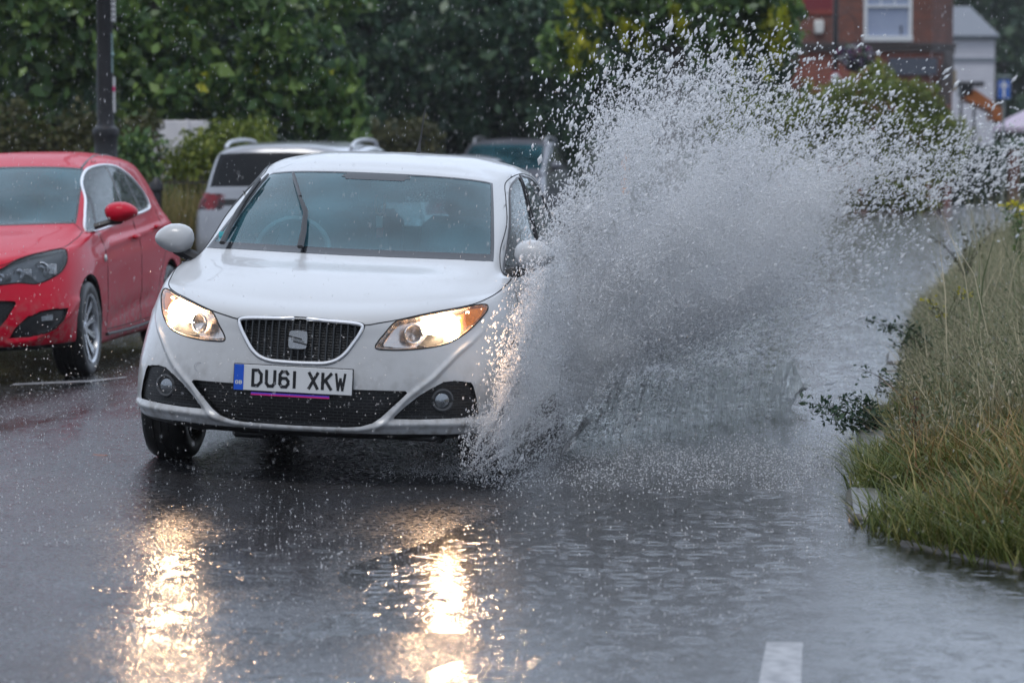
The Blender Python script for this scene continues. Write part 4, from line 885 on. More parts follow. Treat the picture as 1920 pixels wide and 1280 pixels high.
def ramp(n, fac, a, ca, b, cb):
    x = node(n, 'ShaderNodeValToRGB'); x.color_ramp.elements[0].position = a; x.color_ramp.elements[1].position = b
    x.color_ramp.elements[0].color = (*ca, 1); x.color_ramp.elements[1].color = (*cb, 1); n.links.new(fac, x.inputs[0]); return x.outputs[0]
def mapr(n, v, a, b, c, d):
    x = node(n, 'ShaderNodeMapRange'); 
    for i, q_ in enumerate((a, b, c, d)): x.inputs[i+1].default_value = q_
    n.links.new(v, x.inputs[0]); return x.outputs[0]
st = node(n, 'ShaderNodeMapping'); st.inputs['Rotation'].default_value = (0, 0, R(8)); st.inputs['Scale'].default_value = (1, .35, 1); n.links.new(ob, st.inputs[0])
big = noise(n, st.outputs[0], 1.1, 5, .6); grain = noise(n, ob, 140, 3)
n.links.new(ramp(n, grain, .35, (.018, .018, .020), .7, (.050, .050, .054)), p.inputs['Base Color'])
wet = mapr(n, big, .38, .60, 0, 1)
n.links.new(mathn(n, 'ADD', mapr(n, wet, 0, 1, .17, .05), mathn(n, 'MULTIPLY', mapr(n, noise(n, ob, 42, 3, .7), .42, .62, 0, 1), mapr(n, wet, 0, 1, .38, .14))), p.inputs['Roughness'])
p.inputs['Specular IOR Level'].default_value = .5; p.inputs['IOR'].default_value = 1.4
vo = node(n, 'ShaderNodeTexVoronoi'); vo.inputs['Scale'].default_value = 75; n.links.new(ob, vo.inputs['Vector'])
h = mathn(n, 'MULTIPLY', mathn(n, 'SUBTRACT', 1.0, vo.outputs['Distance']), mapr(n, wet, 0, 1, .0022, .0008))
h = mathn(n, 'ADD', h, mathn(n, 'MULTIPLY', noise(n, ob, 34, 3), .0016)); h = mathn(n, 'ADD', h, mathn(n, 'MULTIPLY', noise(n, ob, 5, 3), .002))
h = mathn(n, 'ADD', h, mathn(n, 'MULTIPLY', mathn(n, 'MULTIPLY', rings(n, ob, 9, 40), wet), .0012))
bu = node(n, 'ShaderNodeBump'); bu.inputs['Strength'].default_value = 1; bu.inputs['Distance'].default_value = 1; n.links.new(h, bu.inputs['Height']); n.links.new(bu.outputs[0], p.inputs['Normal'])
m_water = bpy.data.materials.new('flood_water'); m_water.use_nodes = True; n = m_water.node_tree; n.nodes.clear()
o_ = node(n, 'ShaderNodeOutputMaterial'); tc = node(n, 'ShaderNodeTexCoord'); ob = tc.outputs['Object']
tr = node(n, 'ShaderNodeBsdfTransparent'); tr.inputs[0].default_value = (.55, .54, .52, 1)
gl = node(n, 'ShaderNodeBsdfGlossy'); gl.inputs['Roughness'].default_value = .11; gl.inputs[0].default_value = (1, 1, 1, 1)
h = mathn(n, 'MULTIPLY', noise(n, ob, 4.5, 3), .002)
st = node(n, 'ShaderNodeMapping'); st.inputs['Rotation'].default_value = (0, 0, R(-20)); st.inputs['Scale'].default_value = (1, 2.6, 1); n.links.new(ob, st.inputs[0])
h = mathn(n, 'ADD', h, mathn(n, 'MULTIPLY', noise(n, st.outputs[0], 36, 3), .0012))
h = mathn(n, 'ADD', h, mathn(n, 'MULTIPLY', rings(n, ob, 7, 60), .0008)); h = mathn(n, 'ADD', h, mathn(n, 'MULTIPLY', rings(n, ob, 13.3, 45), .0005))
bu = node(n, 'ShaderNodeBump'); bu.inputs['Strength'].default_value = 1; bu.inputs['Distance'].default_value = 1; n.links.new(h, bu.inputs['Height']); n.links.new(bu.outputs[0], gl.inputs['Normal'])
fr_ = node(n, 'ShaderNodeFresnel'); fr_.inputs[0].default_value = 1.55
mx = node(n, 'ShaderNodeMixShader'); n.links.new(fr_.outputs[0], mx.inputs[0]); n.links.new(tr.outputs[0], mx.inputs[1]); n.links.new(gl.outputs[0], mx.inputs[2]); n.links.new(mx.outputs[0], o_.inputs[0])
m_soil = mat('soil', (.035, .030, .020), rough=.9, noise=(3, .2, (.05, .055, .025)), bump=(8, .6, .05))
gs = np.concatenate([np.linspace(-400, -14, 8), np.linspace(-12, 3, 16), np.linspace(4, 400, 12)])
q = MB(); q.box((0, 150, -.35), (900, 900, .3)); tag(q.build('ground', m_soil, smooth=False), kind='structure')
def road_h(L, S):
    w_ = np.clip(1-np.abs(L+1.3)/2.0, 0, 1)*np.clip(np.abs(S-2.5)-.2, .15, 1)
    return road_z(L) + w_*(.014*np.sin(S*.9+1.5*np.sin(L*2.1))+.009*np.sin(S*2.3+L*3.1+1)+.006*np.sin(S*5.1-L*4.7))
sheet('road', np.linspace(-9.4, 12.0, 130), np.concatenate([np.linspace(-10, 20, 150), np.linspace(20.5, 90, 90)]), road_h, m_asph)
NS = np.random.default_rng(3)
sheet('puddle', np.linspace(-4.0, 12.0, 14), np.linspace(-10, 78, 45), lambda L, S: 0*L+.002*0, m_water)
# left verge beyond the parked cars and right verge behind the kerb
def verge_l(L, S): return -.05 + .12*np.clip((-9.4-L)/.6, 0, 1) + .05*np.sin(L*1.3+S*.5)*np.clip((-9.9-L), 0, 1)
sheet('verge_ground', np.concatenate([[-9.4, -9.55], np.linspace(-10, -40, 20)])[::-1], np.linspace(-5, 110, 60), verge_l, m_soil)
# kerb line on the right: straight along the road, then swinging right near us
def kerb_pt(s):
    """centre line of the kerb by distance along it; negative s is the bend near the camera"""
    if s >= 0: return lw(.00125*s*s, s)
    a = min(-s/2.2, 2.0); c = lw(2.2, 0)
    return c + (-NX*math.cos(a) - AX*math.sin(a))*2.2
bank = []
ss_ = list(np.linspace(-3.6, 0, 19)) + list(np.linspace(.5, 70, 100))
for s_ in ss_:
    k_ = kerb_pt(s_); a = kerb_pt(s_+.05)-kerb_pt(s_-.05); a.normalize(); r_ = Vector((a.y, -a.x, 0)); bank.append((k_, r_))
wv = [(.06, .0), (.30, .05), (.8, .16), (1.6, .26), (3, .30), (6, .3), (40, .3)]
V = []; F = []
for k_, r_ in bank:
    for d_, z_ in wv:
        far = d_ > 2.5; r2 = r_ if not far else (r_*.3+NX).normalized()
        p_ = k_ + r2*d_; V.append((p_.x, p_.y, z_ + (.03*math.sin(p_.x*5)*math.cos(p_.y*3) if .2 < d_ < 5 else 0)))
nw = len(wv); F = [[i*nw+j, i*nw+j+1, (i+1)*nw+j+1, (i+1)*nw+j] for i in range(len(bank)-1) for j in range(nw-1)]
tag(link('verge_bank', mesh(V, F), m_soil), kind='structure')
m_kerb = mat('kerb_stone', (.06, .058, .058), rough=.28, noise=(9, .2, (.13, .125, .12)), bump=(60, .3, .004))
kl = [(-1.3, .8, .02), (.0, .78, .055), (1.0, .8, .03), (2.25, .9, .075), (3.3, .8, .06), (4.4, .8, .08), (5.4, .85, .05), (6.3, .85, .06), (7.2, .85, .05), (8.2, .85, .05)]
klab = {1: 'flat kerb stone nearest the camera, bare of grass and half under water', 3: 'bare kerb stone with a dark wet end beside the leafy weed', 5: 'kerb stone under the thin weed sprig, furthest of the bare ones'}
for i, (s_, L_, z_) in enumerate(kl):
    k_ = kerb_pt(s_); a = kerb_pt(s_+.1)-kerb_pt(s_-.1); k_ = k_ - NX*(.03 if i in klab else 0); q = MB(); q.box((0, 0, 0), (.155, L_*.97, .20), bev=.02)
    o = q.build('kerb_stone', m_kerb); o.location = (k_.x, k_.y, z_-.10-.010); o.rotation_euler = (R(random.uniform(-2, 2)), R(random.uniform(-3, 3)), -math.atan2(a.x, a.y)+R(random.uniform(-2, 2)))
    tag(o, klab[i] if i in klab else 'kerb stone along the verge, mostly grown over by weeds', 'kerb stone', 'kerb stones edging the verge')
# road marking: one worn white dash lying in shallow water
m_mark = mat('road_paint', (.36, .36, .37), rough=.3, noise=(18, .15, (.16, .16, .17)))
c0, c1, c2_, c3 = atz(1437, 1203, .004), atz(1505, 1203, .004), atz(1500, 1330, .004), atz(1413, 1330, .004)
q = MB(); q.add([c0, c1, c2_, c3, *(v-Vector((0, 0, .003)) for v in (c0, c1, c2_, c3))], [[3,2,1,0],[0,1,5,4],[1,2,6,5],[2,3,7,6],[3,0,4,7]])
tag(q.build('road_marking', m_mark, smooth=False), kind='structure')
q = MB()
for (a, b, w_) in (((20, 722), (160, 716), .05), ((160, 716), (235, 708), .04)):
    p0 = atz(*a, .045); p1 = atz(*b, .045); q.add([p0, p1, p1+Vector((0, w_*3, 0)), p0+Vector((0, w_*3, 0))], [[0, 1, 2, 3]])
tag(q.build('parking_line', m_mark, smooth=False), kind='structure')
# dead leaf on the wet road
q = MB(); pz = atz(182, 863, .06); q.add([(pz.x+x, pz.y+y, .075+z) for x, y, z in ((-.05, 0, 0), (-.02, .03, .012), (.03, .02, .006), (.055, 0, .012), (.02, -.02, .0), (-.02, -.02, .006))], [[0, 1, 2, 3, 4, 5]])
tag(q.build('fallen_leaf', mat('dead_leaf', (.22, .07, .03), rough=.5)), 'brown fallen leaf lying on wet road left of white car', 'leaf')

# ================================================================== trees and plants
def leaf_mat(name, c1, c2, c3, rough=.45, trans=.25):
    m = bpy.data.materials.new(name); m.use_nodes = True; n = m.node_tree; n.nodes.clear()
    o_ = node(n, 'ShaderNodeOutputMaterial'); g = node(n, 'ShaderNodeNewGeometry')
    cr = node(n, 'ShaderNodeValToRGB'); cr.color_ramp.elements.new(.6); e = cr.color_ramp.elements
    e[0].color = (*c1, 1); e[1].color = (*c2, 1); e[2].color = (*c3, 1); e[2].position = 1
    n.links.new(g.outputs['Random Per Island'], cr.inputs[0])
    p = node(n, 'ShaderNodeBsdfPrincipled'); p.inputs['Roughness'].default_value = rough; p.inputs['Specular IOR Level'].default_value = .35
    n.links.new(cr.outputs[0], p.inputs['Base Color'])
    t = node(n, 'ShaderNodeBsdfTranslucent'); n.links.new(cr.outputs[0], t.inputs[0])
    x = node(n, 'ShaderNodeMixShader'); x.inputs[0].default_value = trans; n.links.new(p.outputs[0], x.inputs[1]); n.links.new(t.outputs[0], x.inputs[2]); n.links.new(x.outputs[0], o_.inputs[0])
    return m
def leaves(P, size, asp=.55, droop=.5, seed=1, var=.35):
    """one folded four-sided leaf per point"""
    g = np.random.default_rng(seed); n_ = len(P); s = size*(1+var*g.standard_normal(n_))[:, None].clip(.3, 2.2)
    d = g.standard_normal((n_, 3)); d[:, 2] -= droop*1.5; d /= np.linalg.norm(d, axis=1, keepdims=True)
    u = g.standard_normal((n_, 3)); u -= (u*d).sum(1, keepdims=True)*d; u /= np.linalg.norm(u, axis=1, keepdims=True)
    nn = np.cross(d, u); a = P-d*s*.5; b = P+d*s*.5; l_ = P+u*s*asp*.5+nn*s*.12; r_ = P-u*s*asp*.5+nn*s*.12
    V = np.stack([a, l_, b, r_], 1).reshape(-1, 3); i = np.arange(n_)*4
    return V, np.stack([i, i+1, i+2, i+3], 1)
def blob_points(blobs, n_, seed, shell=.55):
    """points near the skin of overlapping clumps; blobs = (x, y, z, rx, ry, rz)"""
    g = np.random.default_rng(seed); B_ = np.array(blobs, float); vol = (B_[:, 3]*B_[:, 4]+B_[:, 3]*B_[:, 5]); k = g.choice(len(B_), n_, p=vol/vol.sum())
    d = g.standard_normal((n_, 3)); d /= np.linalg.norm(d, axis=1, keepdims=True)
    r_ = 1-shell*g.random(n_)**1.6; r_ *= 1+.10*np.sin(d[:, 0]*9+k)+.10*np.sin(d[:, 2]*11+k*2)
    return B_[k, :3]+d*r_[:, None]*B_[k, 3:6]
def sub_blobs(blobs, m_, r0, r1, seed):
    g = random.Random(seed); o = []
    for b in blobs:
        for _ in range(m_):
            t = g.uniform(0, 2*math.pi); z = g.uniform(-1, 1); c = math.sqrt(1-z*z); r_ = g.uniform(r0, r1)
            o.append((b[0]+b[3]*.8*c*math.cos(t), b[1]+b[4]*.8*c*math.sin(t), b[2]+b[5]*.85*z, r_, r_, r_*.8))
    return o
def trunk_mesh(base, h, r, limbs, seed=1):
    g = random.Random(seed); q = MB(); b = Vector(base)
    pts = [b + Vector((g.uniform(-.06, .06)*i, g.uniform(-.06, .06)*i, h*i/5)) for i in range(6)]; q.tube([tuple(p) for p in pts], [r*1.35, r*1.02, r*.95, r*.85, r*.75, r*.6], 12)
    for i in range(limbs):
        a = g.uniform(0, 2*math.pi); s0 = pts[g.choice((3, 4, 5))]; L_ = h*g.uniform(.5, .9); e = Vector((math.cos(a), math.sin(a), g.uniform(.3, .9)))
        q.tube([tuple(s0), tuple(s0+e*L_*.4+Vector((0, 0, .1))), tuple(s0+e*L_*.8), tuple(s0+e*L_*1.1+Vector((0, 0, .1)))], [r*.45, r*.32, r*.2, r*.08], 7)
    return q
m_bark = mat('bark', (.02, .018, .016), rough=.7, noise=(12, .2, (.035, .03, .026)), bump=(20, .8, .05))
m_lf_a = leaf_mat('leaf_green', (.038, .086, .034), (.100, .185, .058), (.22, .32, .08), rough=.36)
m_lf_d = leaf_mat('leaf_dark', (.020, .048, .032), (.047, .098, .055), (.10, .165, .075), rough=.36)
m_lf_y = leaf_mat('leaf_yellow', (.22, .26, .02), (.36, .38, .02), (.50, .46, .02), trans=.4)
m_lf_h = leaf_mat('leaf_hedge', (.085, .125, .025), (.17, .22, .035), (.30, .33, .06))
m_lf_o = leaf_mat('leaf_olive', (.05, .055, .02), (.08, .085, .03), (.12, .11, .04))
def tree(label, base, h, r, blobs, n_, size, m, seed, yellow=0, ysize=.16, clumps=10, cr_=(.35, .8), limbs=7, group=None, shell=.55, yb=None):
    t = empty('broadleaf_tree', base, label=label, cat='tree', group=group); b = Vector(base); rel = [(x-b.x, y-b.y, z-b.z, rx, ry, rz) for x, y, z, rx, ry, rz in blobs]
    trunk_mesh((0, 0, -.2), h, r, limbs, seed).build('trunk', m_bark, t)
    sb = sub_blobs(rel, clumps, *cr_, seed); P1 = blob_points(sb, int(n_*.8), seed, .8); P2 = blob_points(rel, int(n_*.2), seed+1, .9)
    V, F = leaves(np.concatenate([P1, P2]), size, seed=seed); link('crown', mesh(V, F), m, t, smooth=False)
    if yellow or yb:
        Y = sub_blobs(rel, 99, .1, .2, seed+5)[:0]; g = np.random.default_rng(seed+9); pts = []
        C_ = [P1[i] for i in g.choice(len(P1), yellow)] if yellow else []
        if yb: C_ += [np.array(c)-np.array(base) for c in yb]
        for c in C_: pts.append(c + g.standard_normal((5, 3))*np.array([.04, .04, .08]))
        V, F = leaves(np.concatenate(pts), ysize, asp=.5, droop=1.2, seed=seed+3); link('yellow_leaves', mesh(V, F), m_lf_y, t, smooth=False)
    return t
def pb(px, py, Y, rx, ry=None, rz=None):
    """a clump centred behind a place in the picture; sizes in metres"""
    p = at(px, py, Y); return (p.x, p.y, p.z, rx, ry or rx, rz or rx)
# left, in front: a spreading tree with drooping outer boughs and some turned leaves
g1 = [pb(-120,60,37,1.7,1.5,1.5), pb(60,-60,36.5,1.8,1.5,1.3), pb(250,-90,36.5,1.9,1.5,1.3), pb(330,110,36,1.1,1,.9), pb(400,30,36,1.2,1,1.0), pb(500,-80,36.5,1.6,1.4,1.2), pb(30,130,36,1.0,.9,.8), pb(160,60,36.5,.9,.9,.8),
      pb(250,20,35.8,1.0,.9,1.0), pb(20,-20,36,1.3,1,1), pb(560,120,36,.75,.7,.55), pb(600,190,36,.55,.6,.32), pb(520,170,36,.6,.6,.45), pb(640,215,36,.35,.4,.2), pb(180,-170,38,2.6,2,1.3), pb(430,-190,38,2.2,2,1.2), pb(-60,-150,38,2.2,2,1.5), pb(290,165,36,.6,.7,.3), pb(440,150,36,.8,.7,.45)]
tree('broad leafy tree at left with drooping boughs and yellowing leaves', (at(95,400,38).x, 38, 0), 4.2, .27, g1, 19000, .19, m_lf_a, 11, yellow=60, ysize=.17, clumps=8, cr_=(.2, .48))
g2 = [pb(600,-60,46,2.2), pb(760,60,46,1.9), pb(900,-20,46,2.2), pb(740,180,45,1.3,1.2,.9), pb(900,170,45,1.3,1.2,.9), pb(1010,60,45,1.0,1.2,1.3), pb(1020,180,45,.7,1,.7), pb(640,20,47,1.8), pb(1010,-100,46,1.4), pb(620,200,47,1.2,1.2,.8), pb(780,-120,47,2.4,2.2,1.5), pb(840,90,44.5,1.2,1,1)]
def push_back(bl, k_):   # further off along the sight lines, and larger to match
    return [(x*k_, y*k_, CAMZ+(z-CAMZ)*k_, a*k_, b_*k_, c_*k_) for x, y, z, a, b_, c_ in bl]
g2 = push_back(g2, 1.21)
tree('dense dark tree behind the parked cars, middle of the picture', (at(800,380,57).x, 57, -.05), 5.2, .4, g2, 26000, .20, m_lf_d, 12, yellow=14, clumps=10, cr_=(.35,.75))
# far dark trees that close the view under and between those crowns
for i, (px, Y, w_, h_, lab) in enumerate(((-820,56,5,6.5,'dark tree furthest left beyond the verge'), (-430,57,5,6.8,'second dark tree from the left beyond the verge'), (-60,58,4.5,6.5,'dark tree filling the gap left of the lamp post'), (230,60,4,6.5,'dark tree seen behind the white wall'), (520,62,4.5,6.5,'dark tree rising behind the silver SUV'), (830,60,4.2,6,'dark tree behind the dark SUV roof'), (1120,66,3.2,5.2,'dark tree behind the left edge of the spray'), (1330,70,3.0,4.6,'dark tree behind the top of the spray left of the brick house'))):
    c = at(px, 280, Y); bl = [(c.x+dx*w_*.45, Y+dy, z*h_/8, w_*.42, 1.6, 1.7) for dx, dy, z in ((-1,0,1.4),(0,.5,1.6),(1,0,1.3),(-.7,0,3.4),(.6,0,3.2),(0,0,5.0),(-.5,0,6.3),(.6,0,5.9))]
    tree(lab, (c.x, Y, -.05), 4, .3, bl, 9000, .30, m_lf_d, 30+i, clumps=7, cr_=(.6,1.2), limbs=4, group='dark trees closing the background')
g3 = [pb(1090,30,40,.55,.6,.9), pb(1180,-10,40,.9,.8,.5), pb(1300,-20,40,1.0,.8,.5), pb(1400,20,40,.5,.6,.55), pb(1440,60,40,.28,.4,.5), pb(1240,30,40,.5,.5,.35), pb(1340,50,40,.45,.5,.35), pb(1150,-70,41,1.0,1,.6), pb(1330,-80,41,1.1,1,.6)]
yb = [tuple(at(px, py, 39.4+.2*math.sin(px))) for px, py in ((1065,10),(1075,40),(1080,95),(1072,100),(1112,12),(1116,28),(1163,42),(1168,58),(1203,52),(1200,75),(1264,8),(1268,35),(1280,45),(1106,80),(1110,95),(1062,70),(1440,20),(1445,40),(1455,55),(1470,65),(1450,80),(1435,62),(1392,75),(1375,122),(1462,30),(1440,95),(1425,120),(1460,100),(1468,20),(1265,20),(1078,60),(1470,45))]
tree('tree with bright yellow hanging leaves above the spray', (at(1260,380,43).x, 43.5, -.05), 5.2, .16, g3, 9000, .16, m_lf_a, 21, ysize=.17, clumps=9, cr_=(.2,.42), limbs=3, yb=yb+[tuple(np.array(c)+np.array([.05,.1,-.12])) for c in yb])
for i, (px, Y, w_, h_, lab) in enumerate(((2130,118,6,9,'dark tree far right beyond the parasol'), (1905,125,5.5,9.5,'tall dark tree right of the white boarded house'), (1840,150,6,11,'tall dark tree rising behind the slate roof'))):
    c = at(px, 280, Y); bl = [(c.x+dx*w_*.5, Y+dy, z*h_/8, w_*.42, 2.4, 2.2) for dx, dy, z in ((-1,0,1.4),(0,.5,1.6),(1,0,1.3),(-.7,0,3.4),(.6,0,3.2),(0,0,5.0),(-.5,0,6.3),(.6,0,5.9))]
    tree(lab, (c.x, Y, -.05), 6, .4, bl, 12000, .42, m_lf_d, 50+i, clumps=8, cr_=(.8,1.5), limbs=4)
def bush(name, label, cat, blobs, n_, size, m, seed, z0=0., clumps=8, cr_=(.15,.3), shell=.5, group=None, asp=.55):
    c = np.mean([b[:2] for b in blobs], axis=0); t = empty(name, (c[0], c[1], z0), label=label, cat=cat, group=group); rel = [(x-c[0], y-c[1], z-z0, a, b_, d) for x, y, z, a, b_, d in blobs]
    sb = sub_blobs(rel, clumps, *cr_, seed); P_ = np.concatenate([blob_points(sb, n_//2, seed, .8), blob_points(rel, n_//2, seed+1, shell)])
    P_ = P_[P_[:, 2] > .02]; V, F = leaves(P_, size, asp=asp, droop=-.1, seed=seed); link('foliage', mesh(V, F), m, t, smooth=False)
    q = MB(); g = random.Random(seed)
    for b in rel:
        for _ in range(3): q.tube([(b[0]+g.uniform(-.1, .1), b[1], -.05), (b[0]+g.uniform(-.3, .3)*b[3], b[1]+g.uniform(-.2, .2), b[2]*.5), (b[0]+g.uniform(-.7, .7)*b[3], b[1], b[2]+b[5]*.4)], [.03, .02, .008], 5)
    q.build('stems', m_bark, t); return t
bush('hedge', 'clipped light green hedge rising to the right behind the silver SUV', 'hedge', [pb(335,350,33,.26,.5,.5), pb(370,330,33,.35,.5,.34), pb(420,315,33,.35,.5,.36), pb(470,300,33,.4,.5,.42), pb(400,380,33,.6,.5,.4), pb(430,268,33.2,.28,.4,.22), pb(465,255,33.2,.25,.4,.2), pb(385,290,33,.30,.45,.2)], 9000, .07, m_lf_h, 61)
bush('shrub', 'olive shrub at far left behind the red car roof', 'shrub', [pb(20,270,34,.5,.5,.55), pb(-40,280,34,.5,.5,.6), pb(150,275,34,.3,.4,.4), pb(255,290,33,.35,.4,.45)], 6000, .08, m_lf_o, 62)
bush('shrub', 'green shrub between the lamp post and the white wall', 'shrub', [pb(240,330,32,.35,.4,.5), pb(265,375,32,.3,.4,.35)], 3500, .08, m_lf_a, 63)
bush('shrub', 'shrub with orange leaves just behind the white car aerial', 'shrub', [pb(770,262,44,.5,.5,.35), pb(690,268,44,.4,.5,.3)], 2500, .09, m_lf_o, 64)
bush('hedge', 'tall rounded hedge before the brick house, light on its crest', 'hedge', [pb(1560,230,66,1.0,1,1.1), pb(1640,220,66,1.2,1,1.2), pb(1715,255,66,.95,1,1.1), pb(1600,330,66,1.4,1,1.2), pb(1700,340,66,1.0,1,1.0), pb(1480,250,66,1.1,1,1.0), pb(1400,270,66,1.1,1,1.0), pb(1765,270,66,.35,.6,.7)], 16000, .16, m_lf_h, 65, cr_=(.3,.6))
bush('hedge', 'dark low hedge along the far end of the road at right', 'hedge', [pb(1700+i*45,335,80,.8,.8,1.0) for i in range(8)], 9000, .18, m_lf_d, 66, cr_=(.25,.5))

# ================================================================== left background: lamp post, wall, railings, grass
c = at(199, 300, 30)
t = empty('lamp_post', (c.x, 30, 0), label='black cast iron lamp post with stickers at left', cat='lamp post')
m_iron = mat('black_iron', (.014, .014, .017), rough=.4, noise=(25, .2, (.028, .028, .032)))
q = MB(); q.lathe([(.13, -.2), (.13, 1.05), (.12, 1.06), (.12, 1.25), (.14, 1.29), (.145, 1.33), (.125, 1.36), (.125, 1.60), (.138, 1.64), (.145, 1.69), (.14, 1.72), (.10, 1.75), (.095, 1.78)], 24); q.build('base', m_iron, t)
q = MB(); q.lathe([(.09, 1.76), (.088, 3.1), (.092, 3.11), (.092, 3.15), (.088, 3.16), (.082, 5.2), (.06, 7.5), (0, 7.5)], 20); q.build('shaft', m_iron, t)
q = MB(); q.tube([(0, 0, 7.3), (0, -.1, 7.6), (0, -.6, 7.8), (0, -1.1, 7.7)], .03, 8); q.box((0, -1.2, 7.66), (.2, .5, .12), bev=.04); q.build('lantern', m_iron, t)
def pz(py): return at(0, py, 30).z
q = MB(); q.box((.098, -.03, (pz(0)+pz(46))/2+.08), (.045, .02, .38)); lab_ = q.build('sticker', mat('sticker_white', (.55, .56, .58), rough=.5), t)
q = MB()
for i in range(5): q.box((.098, -.042, pz(42)+.055*i), (.030, .003, .018))
q.build('sticker_print', m_iron, lab_, smooth=False)
q = MB(); q.box((.098, -.03, pz(178)), (.026, .02, .38)); s2 = q.build('sticker', MATS['sticker_white'], t); q = MB(); q.box((.098, -.0415, pz(167)), (.026, .003, .05)); q.build('sticker_band', mat('sticker_pink', (.6, .02, .15), rough=.5), s2, smooth=False)
q = MB(); q.box((.082, -.045, pz(100)), (.012, .01, .42)); q.ball((.088, -.05, pz(103)), .02, 8, 6); q.build('cable_strip', mat('strip_teal', (.25, .38, .40), rough=.5), t)
q = MB(); q.box((-.085, -.03, pz(165)), (.014, .012, .62)); q.build('cable_strip', mat('strip_grey', (.12, .14, .15), rough=.5), t)
# pale wall glimpsed under the boughs
t = empty('garden_house', (at(283,300,35).x+.36, 35.0, 0), label='pale rendered house wall glimpsed under the leaves', cat='house')
m_ren = mat('render_wall', (.74, .72, .74), rough=.8, noise=(4, .15, (.64, .62, .65)), bump=(40, .3, .01))
q = MB(); q.box((0, .25, .93), (.72, .5, 1.86), bev=.01); q.build('wall', m_ren, t)
q = MB(); q.box((.1, -.02, .95), (.04, .06, 1.85)); q.build('drainpipe', m_ren, t)
# iron railings behind the red car
t = empty('railings', (at(180,330,31).x, 31.2, 0), label='dark iron railings half hidden in long grass at left', cat='railings')
q = MB(); bar = MB()
for i in range(26):
    x = -2.2+i*.16; 
    if i % 8 == 0: q.box((x, 0, .65), (.07, .07, 1.35), bev=.01)
    bar.box((x, 0, .62), (.018, .018, 1.15))
q.build('posts', m_iron, t); bar.build('bars', m_iron, t)
q = MB(); q.box((0, 0, 1.13), (4.5, .03, .03)); q.box((0, 0, .2), (4.5, .03, .03)); q.build('rail', m_iron, t)
p_ = at(293, 350, 29.5); q = MB(); q.lathe([(.055, 0), (.055, 1.05), (.075, 1.07), (.075, 1.13), (.02, 1.2), (0, 1.2)], 14); o = q.build('bollard', m_iron); o.location = (p_.x, 29.5, 0)
tag(o, 'black bollard in the dry grass right of the lamp post', 'bollard')

def blades(P, h, w_, lean, seed, curve=.4, hs=None):
    """bent two-piece grass blades"""
    g = np.random.default_rng(seed); n_ = len(P); h = h*(.6+.8*g.random(n_))[:, None]*(1 if hs is None else hs[:, None]); a = g.random(n_)*2*math.pi
    d = np.stack([np.cos(a), np.sin(a), 0*a], 1); s = np.stack([-np.sin(a), np.cos(a), 0*a], 1)*w_*(.6+.8*g.random(n_))[:, None]
    L_ = d*lean*h*(.3+g.random(n_))[:, None]; up = np.array([0, 0, 1.])
    m_ = P+L_*.35+up*h*.55; e = P+L_+up*h*(1-curve*.4*g.random(n_))[:, None]
    V = np.stack([P-s, P+s, m_+s*.8, m_-s*.8, e], 1).reshape(-1, 3); i = np.arange(n_)*5
    F = np.concatenate([np.stack([i, i+1, i+2], 1), np.stack([i, i+2, i+3], 1), np.stack([i+3, i+2, i+4], 1)])
    return V, F
m_gr_dry = leaf_mat('grass_dry', (.13, .17, .08), (.30, .28, .17), (.55, .48, .34), rough=.7, trans=.3)
m_gr_grn = leaf_mat('grass_green', (.060, .095, .018), (.125, .155, .032), (.28, .25, .085), rough=.5, trans=.3)
g = np.random.default_rng(77)
DD = []
GAPS = ((-.38, .42), (1.75, 2.75), (4.25, 4.9))
def on_bank(n_, s0, s1, d0, d1):
    P = []; DD.clear()
    for s_, d_ in zip(g.uniform(s0, s1, n_), d0+(d1-d0)*g.random(n_)):
        if d_ < (.52 if s_ < 3 else .35) and any(a_ < s_ < b_ for a_, b_ in GAPS): continue
        k_ = kerb_pt(s_); a = kerb_pt(s_+.05)-kerb_pt(s_-.05); a.normalize(); p_ = k_+Vector((a.y, -a.x, 0))*d_
        DD.append(d_); P.append((p_.x, p_.y, np.interp(d_, [w_[0] for w_ in wv], [w_[1] for w_ in wv])-.02))
    return np.array(P)
def stuff(name, VF, m, smooth=False): return tag(link(name, mesh(*VF), m, smooth=smooth), kind='stuff')
P = on_bank(20000, -3.6, 3.6, -.02, 1.5); stuff('verge_grass', blades(P, .18, .0042, 1.3, 1), m_gr_grn)
P = on_bank(7000, -3.6, 2.6, -.10, .5); stuff('verge_grass', blades(P, .16, .0035, 1.5, 2), m_gr_grn)
P = on_bank(30000, 1.2, 13, .10, 2.4); stuff('dry_grass', blades(P, .60, .0026, .8, 3, hs=np.interp(DD, [0, .3, 1.6], [.35, .6, 1])), m_gr_dry)
P = on_bank(24000, 12, 45, .1, 4.5); stuff('dry_grass', blades(P, .52, .007, .8, 4, hs=np.interp(DD, [0, .4, 2], [.3, .5, 1])), m_gr_dry)
P = on_bank(5000, -3.4, 3.6, .12, 1.4); stuff('dry_grass', blades(P, .24, .004, 1.2, 5), leaf_mat('grass_rust', (.20, .10, .03), (.30, .21, .08), (.36, .30, .12)))
